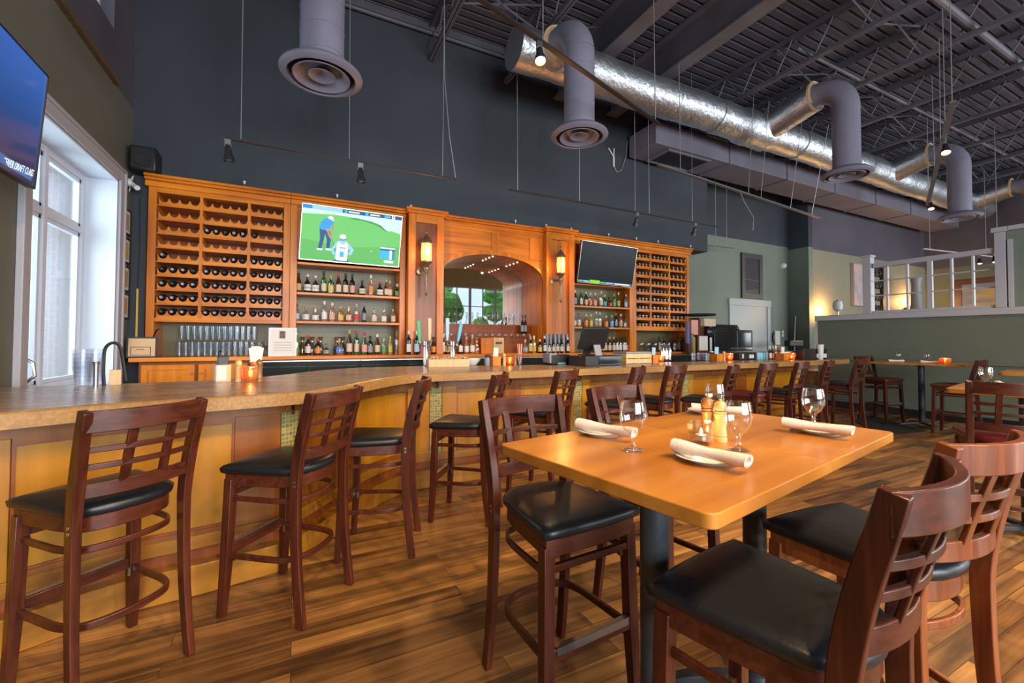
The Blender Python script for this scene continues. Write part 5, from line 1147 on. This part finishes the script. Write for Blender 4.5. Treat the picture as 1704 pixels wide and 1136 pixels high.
row([(zz(1070), .24, 'squat', 'bt_clear', 'lb_grey', 'lb_pink'), (zz(1130), .29, 'liquor', 'bt_olive', 'lb_yellow', 'lb_cork'), (zz(1180), .30, 'liquor', 'bt_yellow', 'lb_yellow', 'lb_white'), (zz(1243), .24, 'wine', 'bt_black', 'lb_yellow', 'lb_white'), (zz(1300), .30, 'wine', 'bt_black', 'lb_white', 'lb_white'), (zz(1362), .23, 'wine', 'bt_black', 'lb_white', 'lb_black'),
     (zz(1415), .25, 'wine', 'bt_black', 'lb_cream', 'lb_black'), (zz(1463), .27, 'wine', 'bt_black', 'lb_cream', 'lb_black'), (zz(1515), .26, 'wine', 'bt_black', 'lb_cream', 'lb_black'), (zz(1582), .28, 'wine', 'bt_black', 'lb_cream', 'lb_white')], 6.62, CT, "before the right lantern pilaster", 'dark bottles in front of the right pilaster')
for i in range(6):
    p = aty(912+i*6.8, 560, 6.60); T = thing('paper_cup_stack', 'grey-white upturned cup behind the dark bottles, %s from the left' % ORD[i], 'cup', (p.x, 6.64+.02*(i % 2), CT+.0), 0, 'upturned cups by the right pilaster'); me = mesh_of('cupst', lambda: MB().lathe([(.036, 0), (.030, .34), (.026, .345)], (0, 0, 0), 14).build('g', 'lb_grey')); link('cup', me, T)
row([(zz(1030), .34, 'thin', 'bt_black', 'lb_grey', 'lb_black'), (zz(1072), .35, 'thin', 'bt_black', 'lb_grey', 'lb_black')], 7.15, 1.55, "on riser step", 'two tall dark bottles on the stand')
# glass riser shelves with stemware before the mirror
T = thing('glassware_riser', 'stepped wooden riser holding stemware before the mirror', 'riser'); x0, x1 = XA[3]+.05, XA[4]-.05
bx(x0, 6.95, CT, x1, 7.15, 1.37).build('step', 'cab_dark', parent=T); bx(x0, 7.15, CT, x1, 7.35, 1.55).build('step', 'cab_dark', parent=T); bx(x0, 7.35, CT, x1, 7.55, 1.72).build('step', 'cab_dark', parent=T)
def flute_mesh(): return MB().lathe([(.030, 0), (.030, .003), (.004, .01), (.0035, .085), (.012, .10), (.022, .14), (.024, .19), (.021, .225)], (0, 0, 0), 10, cap=False).build('g', 'glass_bar')
def wg_mesh(): return MB().lathe([(.034, 0), (.034, .003), (.004, .01), (.0035, .075), (.02, .09), (.038, .12), (.040, .15), (.033, .19)], (0, 0, 0), 12, cap=False).build('g', 'glass_bar')
for r_i, (y, z, kind, nm, n) in enumerate(((7.05, 1.37, wg_mesh, 'wine glass', 14), (7.25, 1.55, flute_mesh, 'champagne flute', 15), (7.45, 1.72, flute_mesh, 'champagne flute', 16))):
    for i in range(n):
        if r_i == 1 and i > 12: continue
        T = thing('wine_glass' if kind is wg_mesh else 'champagne_flute', 'clear %s, %s from left on the %s step before the mirror' % (nm, ORD[i], ('lowest', 'middle', 'top')[r_i]), 'glass', (x0+.08+(x1-x0-.16)*i/(n-1), y, z), 0, 'stemware on the %s step before the mirror' % ('lowest', 'middle', 'top')[r_i]); link('glass_body', mesh_of(nm, kind), T)
p = aty(806, 575, 6.8)
T = thing('wooden_box', 'reddish-brown wooden box with a dark latch in front of the mirror', 'box', (p.x, 6.78, CT)); bx(-.11, -.1, 0, .11, .1, .26).build('body', 'cab', parent=T, bevel=.006); bx(-.04, -.106, .16, .04, -.1, .2).build('latch', 'bronze', parent=T)
p = aty(825, 575, 6.8)
T = thing('wooden_box', 'yellow wooden box with dark print beside the reddish box', 'box', (p.x+.02, 6.80, CT)); bx(-.1, -.08, 0, .1, .08, .27).build('body', 'light_wood', parent=T, bevel=.006); bx(-.06, -.086, .16, .06, -.08, .2).build('printed_band', 'wood_seat', parent=T)
# glasses under the left rack (two stacked tiers on a wire shelf) and small glasses
T = thing('glass_shelf', 'thin clear shelf between two tiers of glasses under the left wine rack', 'shelf'); bx(-1.40, 6.88, 1.405, -.55, 7.15, 1.412).build('pane', 'glass_bar', parent=T)
def pint(): return MB().lathe([(.030, 0), (.031, .008), (.040, .185), (.038, .185), (.029, .012), (0, .01)], (0, 0, 0), 14, cap=False).build('g', 'glass_bar')
def highball(): return MB().lathe([(.028, 0), (.029, .008), (.031, .19), (.029, .19), (.027, .012), (0, .01)], (0, 0, 0), 12, cap=False).build('g', 'glass_bar')
for tier, z in ((0, CT), (1, 1.412)):
    for i in range(13):
        x = -1.35+i*.068+(.02 if tier else 0); k_ = 'pint' if i < 9 else 'highball'
        T = thing('pint_glass' if i < 9 else 'highball_glass', 'clear %s glass, %s from left in the %s tier under the left rack' % (k_, ORD[i], ('lower', 'upper')[tier]), 'glass', (x, 6.96, z), 0, 'glasses in the %s tier under the left rack' % ('lower', 'upper')[tier]); link('glass_body', mesh_of(k_, pint if i < 9 else highball), T)
for i in range(5):
    T = thing('wine_glass', 'wine glass behind the framed certificate, %s from the left' % ORD[i], 'glass', (-.44+i*.075, 6.98+.05*(i % 2), CT), 0, 'wine glasses under the left rack'); link('glass_body', mesh_of('wine glass', wg_mesh), T)
for i in range(12):
    T = thing('wine_glass', 'wine glass under the right wine rack, %s from the left' % ORD[i], 'glass', (6.32+i*.095, 6.72+.07*(i % 2), CT), 0, 'wine glasses under the right rack'); link('glass_body', mesh_of('wine glass', wg_mesh), T)
# framed certificate and boxed sign on the back counter
def leaning_sign(name, lab, cat, px0, px1, py0, py1, Y, fm, pm, lean=.15, det=None):
    a = aty(px0, py1, Y); b_ = aty(px1, py0, Y); w = b_.x-a.x; h = b_.z-a.z
    T = thing(name, lab, cat, ((a.x+b_.x)/2, Y, CT)); T.rotation_euler = (-lean, 0, 0); h = max(h, aty(px0, py0, Y).z-CT)
    bx(-w/2, 0, 0, w/2, .015, h).build('frame', fm, parent=T, bevel=.003); bx(-w/2+.02, -.003, .02, w/2-.02, 0, h-.02).build('sheet', pm, parent=T)
    f = MB()
    if det == 'cert':
        f.box(-.04, -.005, h*.62, .03, -.003, h*.88)
        for k in range(4): f.box(-w*.32, -.0045, h*(.2+.09*k), w*.34, -.003, h*(.2+.09*k)+.004)
    else:
        w2, q = w*.36, h*.12
        for u in ((-w2, q, w2-.02, q+.006), (-w2, h*.5, w2-.02, h*.5+.006), (-w2, q, -w2+.006, h*.5), (w2-.026, q, w2-.02, h*.5)): f.box(u[0], -.005, u[1], u[2], -.003, u[3])
        f.box(-w2+.05, -.005, h*.38, w2-.08, -.003, h*.41)
    f.build('print', 'wood_seat', parent=T); return T
leaning_sign('framed_certificate', 'white framed certificate leaning on the counter right of the left wine rack', 'certificate', 446, 494, 545, 593, 6.58, 'white', 'paper', det='cert')
leaning_sign('boxed_sign', 'tan boxed sign in a thin dark frame at the left end of the back counter', 'sign', 209, 262, 560, 593, 6.55, 'black', 'lb_cork', lean=.05)
f = MB().tube([(-1.56, 6.7, CT), (-1.56, 6.7, CT+.26), (-1.53, 6.68, CT+.33), (-1.49, 6.66, CT+.36)], .008, 6); f.lathe([(.03, 0), (.03, .01)], (-1.56, 6.7, CT), 10)
tag(f.build('faucet', 'chrome'), 'thin chrome faucet behind the tan boxed sign', 'faucet')
# ------------- things on the bar top
def onbar(px, py): p = atz(px, py, ZB); return p
p = onbar(378, 634)
T = thing('utensil_caddy', 'wooden caddy with white card, holding a dark bag, at the left of the bar', 'caddy', (p.x-.03, p.y, ZB), .25); f = MB(); w = .048; h = .125
openbox(f, w, w, h); f.build('box', 'light_wood', parent=T, bevel=.002)
bx(-w-.002, -w+.006, .01, -w-.0005, w-.006, h-.008).box(-w+.006, -w-.002, .01, w-.03, -w-.0005, h-.008).build('card', 'paper', parent=T)
T = thing('dark_pouch', 'dark pouch of straws standing in the wooden caddy', 'pouch', (p.x-.03, p.y, ZB+.01), .25); f = MB(); f.box(-.034, -.03, 0, .034, .03, .175); f.tube([(-.02, 0, .16), (-.025, 0, .205), (-.01, .01, .215)], .01, 6); f.build('bag', 'black', parent=T, bevel=.01)
p = onbar(389, 634); mill(p.x+.03, p.y-.02, ZB, 'light_wood', 'pale pepper mill between the wooden caddy and the candle at the left of the bar', .16, .022)
p = onbar(409, 634); candle_round(p.x+.03, p.y-.02, ZB, 'amber glass candle with a flame at the left of the bar', .062, .11)
p = onbar(426, 634); mill(p.x+.02, p.y, ZB, 'mill_dark', 'dark wooden pepper mill right of the left bar candle', .16, .024)
T = thing('napkin_fan', 'white napkins fanned in a dark cup behind the left bar candle', 'napkins', (p.x-.01, p.y+.12, ZB)); f = MB(); MB().lathe([(.03, 0), (.04, .14), (.037, .14), (.028, .01), (0, .008)], (0, 0, 0), 14, cap=False).build('cup', 'mill_dark', parent=T)
for k in range(5): a = -.35+.17*k; f.sweep([(sin(a)*.02, .004*k, .05), (sin(a)*.10, .004*k, .05+.21*cos(a))], .035, .003, (0, 1, 0))
f.build('napkins', 'lb_white', parent=T)
# left corner of the bar
for i, (px, py) in enumerate(((137, 642), (158, 641))):
    p = onbar(px, py); T = thing('plastic_cup_stack', 'stack of clear plastic cups by the white window, %s one' % ('left', 'right')[i], 'cups', (p.x, p.y, ZB), 0, 'plastic cup stacks'); f = MB()
    for k in range(5): f.lathe([(.036, .0+k*.028), (.052, .13+k*.028), (.054, .132+k*.028)], (0, 0, 0), 18, cap=False)
    f.build('cups', 'plastic_cup', parent=T)
p = onbar(188, 640)
T = thing('lever_corkscrew', 'black lever corkscrew with an arched handle on the bar by the window', 'corkscrew', (p.x, p.y, ZB), .3)
MB().tube(smooth_path([(-.045, 0, 0), (-.05, 0, .12), (-.045, 0, .24), (-.01, 0, .285), (.03, 0, .26), (.05, 0, .14), (.065, 0, .02)], 4), .010, 8).build('handle', 'black', parent=T)
MB().tube([(-.085, -.02, 0), (-.085, -.02, .13), (-.085, -.02, .16)], [.012, .014, .02], 10).build('clamp', 'metal', parent=T); bx(-.02, .0, 0, .04, .06, .10).build('stand', 'light_wood', parent=T)
p = atx(24, 640, -1.80); T = thing('metal_ornament', 'pewter figure ornament on the window sill at the far left', 'ornament', (-1.93, 4.72, .93)); MB().lathe([(.05, 0), (.05, .03), (.02, .06), (.03, .13), (.055, .2), (.045, .3), (.02, .38), (.03, .43), (.012, .5), (0, .52)], (0, 0, 0), 14).build('body', 'metal', parent=T); MB().tube([(.02, 0, .35), (.08, .02, .3), (.1, .0, .2), (.05, 0, .15)], .012, 6).build('arm', 'metal', parent=T)
# crate with corks, taps
p0, p1 = onbar(712, 610), onbar(779, 609)
T = thing('cork_crate', 'shallow pale wooden crate heaped with corks beside the beer taps', 'crate', ((p0.x+p1.x)/2, (p0.y+p1.y)/2, ZB), math.atan2(p1.y-p0.y, p1.x-p0.x)); w = (p1-p0).length/2; f = MB(); openbox(f, w, .09, .09, .012, .06); f.build('box', 'light_wood', parent=T, bevel=.002)
f = MB(); rnd = random.Random(3)
for k in range(60):
    c = Vector((rnd.uniform(-w+.03, w-.03), rnd.uniform(-.06, .06), .075+rnd.uniform(0, .035))); a = rnd.uniform(0, 6); d = Vector((cos(a), sin(a), rnd.uniform(-.4, .4)))*.02; f.tube([c-d, c+d], .011, 7)
tag(f.build('corks', 'lb_cork', parent=T), kind='stuff')
def tap(px, py, lab, n):
    p = onbar(px, py); T = thing('beer_tap', lab, 'beer tap', (p.x, p.y+.02, ZB-.02)); MB().lathe([(.045, 0), (.045, .015), (.03, .02), (.03, .31), (.024, .325), (0, .33)], (0, 0, 0), 20).build('column', 'chrome', parent=T); return T, p
T1, q1 = tap(709, 608, 'left chrome beer tap column beside the cork crate', 2); T2, q2 = tap(754, 607, 'right chrome beer tap column beside the cork crate', 2)
for T_, dx, lean, h0, hh, mt, nm in ((T1, -.09, -.02, .31, .26, 'lb_green', 'pale green tap handle'), (T1, .03, 0, .33, .27, 'light_wood', 'pale wooden tap handle'), (T2, -.09, .0, .33, .28, 'lb_lightblue', 'pale blue-white tap handle'), (T2, .05, .04, .32, .22, 'lb_cyan', 'blue tap handle')):
    f = MB().tube([(0, 0, .26), (dx*.6, -.03, .265), (dx, -.05, .27), (dx, -.05, h0)], .011, 8).tube([(dx, -.05, .27), (dx, -.075, .24), (dx, -.08, .2)], .009, 8); f.build('faucet', 'chrome', parent=T_)
    o = MB().sweep([(dx, -.05, h0-.01), (dx+lean*.3, -.05, h0+hh*.3), (dx+lean, -.05, h0+hh)], .045, .03, (0, 1, 0), sc=[.5, .9, 1]).build('tap_handle', mt, parent=T_, bevel=.004); o['label'] = nm
p = onbar(784, 607); T = thing('serving_bowl', 'pale green bowl right of the cork crate', 'bowl', (p.x+.02, p.y, ZB)); MB().lathe([(.05, 0), (.055, .01), (.10, .06), (.105, .085), (.10, .085), (.05, .015), (0, .012)], (0, 0, 0), 24, cap=False).build('bowl', 'plate', parent=T, ang=60)
p = onbar(811, 608); T = thing('condiment_jar', 'small black and white jar left of the red caddy', 'jar', (p.x, p.y, ZB)); MB().lathe([(.035, 0), (.037, .02), (.037, .09), (.03, .1)], (0, 0, 0), 14).build('body', 'lb_grey', parent=T); MB().lathe([(.032, .1), (.032, .13), (.02, .135)], (0, 0, 0), 14).build('lid', 'black', parent=T)
def caddy(px, py, lab, card, mt='cab', w=.055, h=.115, rz=.0, nap=None):
    p = onbar(px, py); T = thing('napkin_caddy', lab, 'caddy', (p.x, p.y, ZB), rz); f = MB(); openbox(f, w, w, h); f.build('box', mt, parent=T, bevel=.002)
    f = MB(); f.sweep([(.0, 0, .02), (.01, 0, .22)], w*1.2, .012, (0, 1, 0)); f.build('card' if nap is None else 'napkins', card, parent=T); return p
caddy(824, 608, 'reddish wooden caddy with white napkins before the arch', 'lb_white', nap=1)
p = onbar(839, 608); mill(p.x, p.y, ZB, 'light_wood', 'pale pepper mill left of the candle before the arch', .15, .022)
p = onbar(848, 607.5); candle_round(p.x, p.y, ZB, 'glowing candle glass before the arch', .05, .1)
p = onbar(857, 608); mill(p.x, p.y, ZB, 'mill_dark', 'dark pepper mill right of the candle before the arch', .15, .022)
p = onbar(865, 607); T = thing('straw_glass', 'tall glass with pale straws right of the candle before the arch', 'glass', (p.x, p.y, ZB)); MB().lathe([(.03, 0), (.036, .14), (.034, .14), (.028, .01), (0, .01)], (0, 0, 0), 14, cap=False).build('glass_body', 'glass_bar', parent=T); f = MB()
for k in range(7): f.tube([(.01*cos(k), .01*sin(k), .02), (.03*cos(k), .03*sin(k), .27)], .004, 5)
f.build('straws', 'lb_pink', parent=T)
# card reader, register, POS monitor
p = onbar(926, 606); T = thing('receipt_printer', 'dark green and grey receipt printer left of the cash drawer', 'printer', (p.x, p.y-.02, ZB)); bx(-.15, -.1, 0, .15, .1, .13).build('housing', 'lb_black', parent=T, bevel=.02); bx(-.17, -.09, .02, -.06, .09, .15).build('tray', 'lb_grey', parent=T, bevel=.01); bx(-.06, -.11, .005, .06, -.1, .03).build('slip', 'lb_teal', parent=T)
p0 = onbar(943, 607); p1 = onbar(1024, 607); c = (p0+p1)/2
T = thing('cash_drawer', 'low black cash drawer under the sales monitor', 'cash drawer', (c.x, c.y-.12, ZB), .05); w = (p1.x-p0.x)/2
bx(-w, -.14, 0, w, .2, .125).build('case', 'black', parent=T, bevel=.006); bx(-w*.3, -.146, .015, w-.01, -.14, .115).build('drawer_front', 'black_gloss', parent=T)
T = thing('sales_monitor', 'black sales monitor tilted on a stand on the cash drawer', 'monitor', (c.x-.07, c.y-.05, ZB+.127), .05)
bx(-.1, -.07, 0, .1, .1, .012).build('foot', 'black', parent=T, bevel=.004); MB().sweep([(0, .05, .01), (0, .03, .12), (0, -.02, .22)], .1, .03, (0, 1, 0)).build('stand', 'black', parent=T, bevel=.004)
f = MB().box(-.21, -.02, -.02, .21, .02, .27); M_ = Matrix.Rotation(R(22), 4, 'X'); f.v = [tuple(M_ @ Vector(v)+Vector((0, -.04, .10))) for v in f.v]; f.build('display', 'black', parent=T, bevel=.01)
p = onbar(975, 604); T = thing('card_terminal', 'small grey card terminal standing on the cash drawer', 'card terminal', (c.x-.05, c.y-.22, ZB+.126), .1); f = bx(-.055, -.01, 0, .055, .01, .14); M_ = Matrix.Rotation(R(-15), 4, 'X'); f.v = [tuple(M_ @ Vector(v)) for v in f.v]; f.build('case', 'lb_grey', parent=T, bevel=.005)
p0 = onbar(1022, 604); p1 = onbar(1080, 604); c = (p0+p1)/2
T = thing('slatted_crate', 'pale slatted wooden crate with a grey board on top, right of the cash drawer', 'crate', (c.x, c.y-.02, ZB)); w = (p1.x-p0.x)/2; f = MB()
for z in (.005, .075): f.box(-w, -.13, z, w, -.118, z+.062).box(-w, .118, z, w, .13, z+.062).box(-w, -.118, z, -w+.012, .118, z+.062).box(w-.012, -.118, z, w, .118, z+.062)
f.build('slats', 'light_wood', parent=T, bevel=.002); f = MB()
for x in (-w+.02, 0, w-.02): f.box(x-.012, -.118, 0, x+.012, .118, .135)
f.build('posts', 'light_wood', parent=T); bx(-w*1.03, -.14, .14, w*.92, .14, .165).build('board', 'lb_grey', parent=T, bevel=.004)
caddy(1087, 603.5, 'wooden card holder with a pale blue card right of the slatted crate', 'lb_lightblue', w=.05)
p = onbar(1098, 602); candle_round(p.x, p.y-.02, ZB, 'glowing candle glass right of the pale blue card', .055, .1)
for i, px in enumerate((1105, 1110, 1116)):
    p = onbar(px, 600.5); T = thing('shaker_tin', 'steel shaker tin behind the third bar candle, %s from the left' % ORD[i], 'shaker', (p.x, p.y+.03, ZB), 0, 'steel shaker tins'); link('tin', mesh_of('tin', lambda: MB().lathe([(.03, 0), (.04, .16), (.03, .19), (.018, .24), (.012, .25)], (0, 0, 0), 16).build('g', 'chrome')), T)
# far right part of the bar
for i, (px, py) in enumerate(((1154, 600), (1163, 599), (1171, 599), (1177, 600))):
    p = onbar(px, py); T = thing('tumbler', 'short clear tumbler left of the wooden caddy at the far bar, %s from the left' % ORD[i], 'glass', (p.x, p.y, ZB), 0, 'short tumblers on the far bar'); link('glass_body', mesh_of('tumb', lambda: MB().lathe([(.032, 0), (.04, .12), (.037, .12), (.03, .012), (0, .012)], (0, 0, 0), 14, cap=False).build('g', 'glass_bar')), T)
caddy(1192, 600, 'wooden caddy with a white card left of the toaster oven', 'lb_lightblue', w=.07, h=.11)
p = onbar(1203, 600); mill(p.x, p.y-.02, ZB, 'light_wood', 'pale pepper mill left of the fourth bar candle', .15, .022); p = onbar(1211, 599.5); candle_round(p.x, p.y-.03, ZB, 'glowing candle glass in front of the toaster oven', .06, .12)
p = onbar(1236, 598.5); T = thing('black_bin', 'low black bin with white tags below the toaster oven', 'bin', (p.x, p.y, ZB)); bx(-.22, -.1, 0, .22, .1, .12).build('body', 'black', parent=T, bevel=.008); bx(-.16, -.105, .03, -.12, -.1, .1).box(.02, -.105, .03, .14, -.1, .09).build('tag', 'lb_white', parent=T)
cans = [('lb_lightblue', .12, 'pale blue can'), ('lb_lightblue', .12, 'pale blue can'), ('lb_teal', .12, 'teal can'), ('lb_grey', .12, 'grey can')]
for i, (mt, h, nm) in enumerate(cans):
    p = onbar(1258+i*4.6, 598); T = thing('drink_can', '%s, %s from the left in the row of cans on the far bar' % (nm, ORD[i]), 'can', (p.x, p.y-.03, ZB), 0, 'cans on the far bar'); link('can', mesh_of('can'+mt, lambda: MB().lathe([(.028, 0), (.033, .008), (.033, .112), (.026, .122)], (0, 0, 0), 14).build('g', mt)), T)
row2 = [(1278, .19, 'thin', 'bt_olive', 'lb_cream', 'lb_white'), (1283, .19, 'thin', 'bt_brown', 'lb_red', 'lb_gold'), (1288, .20, 'thin', 'bt_clear', 'lb_white', 'lb_white'), (1293, .19, 'thin', 'bt_amber', 'lb_orange', 'lb_gold')]
for i, (px, h, sh_, g_, lb, cp) in enumerate(row2):
    p = onbar(px, 598); bottle(p.x, p.y-.03, ZB, h+.04, sh_, g_, lb, cp, '%s beer bottle with %s, %s one right of the cans' % (cname[g_], lname(lb), ORD[i]), 'beer bottles on the far bar')
caddy(1302, 598.5, 'wooden caddy with a white card right of the beer bottles', 'lb_white', w=.07, h=.11)
p = onbar(1315, 598.5); candle_round(p.x, p.y-.02, ZB, 'glowing candle glass near the far end of the bar', .065, .12)
p = onbar(1343, 597.5); T = thing('garnish_tray', 'black garnish tray with a sloping lid near the far end of the bar', 'tray', (p.x, p.y, ZB)); MB().prism([(-.14, 0), (.14, 0), (.14, .11), (-.14, .19)], -.35, .35, 'yz').build('case', 'black', parent=T, bevel=.006); bx(.02, -.16, .03, .3, -.141, .1).build('towel', 'lb_white', parent=T)
p = onbar(1365, 598); T = thing('tall_cup', 'tall white cup at the far end of the bar', 'cup', (p.x, p.y, ZB)); MB().lathe([(.04, 0), (.055, .26), (.05, .26), (.036, .01), (0, .01)], (0, 0, 0), 18, cap=False).build('cup', 'lb_white', parent=T)
# service shelf behind the far bar
st2 = thing('service_cabinet', 'dark service cabinet behind the far end of the bar', 'cabinet'); bx(8.12, 6.3, 0, 11.4, 7.2, 1.14).build('body', 'cab_dark', parent=st2); bx(8.08, 6.26, 1.14, 11.45, 7.25, 1.18).build('worktop', 'metal', parent=st2, bevel=.004)
a = aty(1186, 548, 6.6); b_ = aty(1250, 588, 6.6)
T = thing('toaster_oven', 'black and steel toaster oven with a glass door behind the far bar', 'oven', (0, 0, 0)); bx(a.x, 6.55, 1.20, b_.x, 7.05, a.z).build('housing', 'black', parent=T, bevel=.015)
bx(a.x+(b_.x-a.x)*.58, 6.53, 1.3, b_.x-.1, 6.55, a.z-.06).build('glass_door', 'cooler', parent=T, bevel=.004); bx(a.x+.5, 6.51, 1.24, b_.x-.08, 6.55, 1.28).build('handle', 'chrome', parent=T, bevel=.004); bx(a.x+(b_.x-a.x)*.56, 6.535, 1.22, a.x+(b_.x-a.x)*.575, 6.55, a.z-.02).build('trim', 'metal', parent=T)
for i in range(3): tag(MB().prism(round_rect(.85-.06*i, .4, .05), 0, .035).build('tray_lid', 'rubber', bevel=.008), 'black tray stacked on the toaster oven, %s' % ('lowest', 'middle one', 'topmost')[i], 'tray', 'black trays on the oven').location = (a.x+.52, 6.8, a.z+.002+.04*i)
def sheet(px0, py0, px1, py1, Y, name, lab, cat, mt, th=.03):
    p = aty(px0, py0, Y); q = aty(px1, py1, Y); T = thing(name, lab, cat); bx(p.x, Y, q.z, q.x, Y+th, p.z).build('panel', mt, parent=T, bevel=.003); return T, p, q
T, p, q = sheet(1151, 532, 1162, 557, 6.3, 'price_sheet', 'pink-white sheet in a holder right of the right wine rack', 'sheet', 'lb_pink'); bx(p.x, 6.3, 1.18, p.x+.05, 6.33, q.z+.02).build('holder', 'metal', parent=T)
T, p, q = sheet(1144, 535, 1149, 572, 6.35, 'blue_binder', 'narrow blue binder beside the right wine rack', 'binder', 'lb_violet', .06); bx(p.x, 6.33, 1.18, q.x, 6.42, q.z+.01).build('base', 'wood_seat', parent=T)
T, p, q = sheet(1149, 560, 1160, 588, 6.36, 'yellow_board', 'yellow board below the pink-white sheet', 'board', 'lb_yellow'); bx(p.x+.02, 6.37, 1.18, q.x-.02, 6.44, q.z+.02).build('foot', 'wood_seat', parent=T)
T, p, q = sheet(1164, 559, 1178, 583, 6.25, 'framed_note', 'framed white note left of the toaster oven', 'note', 'lb_white'); bx(p.x-.02, 6.27, 1.18, q.x+.02, 6.30, p.z+.02).build('frame', 'wood_seat', parent=T)
T, p, q = sheet(1172, 530, 1191, 543, 6.45, 'counter_lamp', 'square cream lamp on a thin pole beside the toaster oven', 'lamp', 'lb_cream', .12); x = (p.x+q.x)/2+.08; MB().tube([(x, 6.5, 1.18), (x, 6.5, q.z)], .03, 8).build('pole', 'metal', parent=T); MB().lathe([(.1, 1.18), (.1, 1.2)], (x, 6.5, 0), 12).build('foot', 'metal', parent=T)
T, p, q = sheet(1163, 528, 1172, 560, 6.55, 'wooden_grinder', 'brown coffee grinder between the sheets and the cream lamp', 'grinder', 'wood_seat', .25); bx(p.x-.02, 6.5, 1.18, q.x+.02, 6.85, q.z).build('body', 'wood_seat', parent=T); MB().lathe([(.10, 0), (.12, .06), (.05, .12)], (q.x+.08, 6.5, q.z+.1), 12, 1).build('spout', 'black', parent=T)
p = aty(1163, 525, 6.6); T = thing('round_tray', 'round black serving tray lying on top of the coffee grinder', 'tray', (p.x+.05, 6.65, p.z)); MB().lathe([(0, 0), (.34, 0), (.36, .035), (.345, .035), (.33, .012), (0, .012)], (0, 0, 0), 28, cap=False).build('tray', 'rubber', parent=T)
p = aty(1321, 573, 6.9); T = thing('broom', 'dark push broom leaning by the far green corner', 'broom', (p.x, 6.9, 0)); MB().tube([(0, 0, 1.45), (.05, 0, 2.1)], .03, 8).build('handle', 'black', parent=T); MB().tube([(0, 0, 0), (0, 0, 1.45)], .03, 8).build('lower_handle', 'black', parent=T); bx(-.3, -.08, 1.3, .3, .08, 1.45).build('head', 'lb_black', parent=T, bevel=.02)
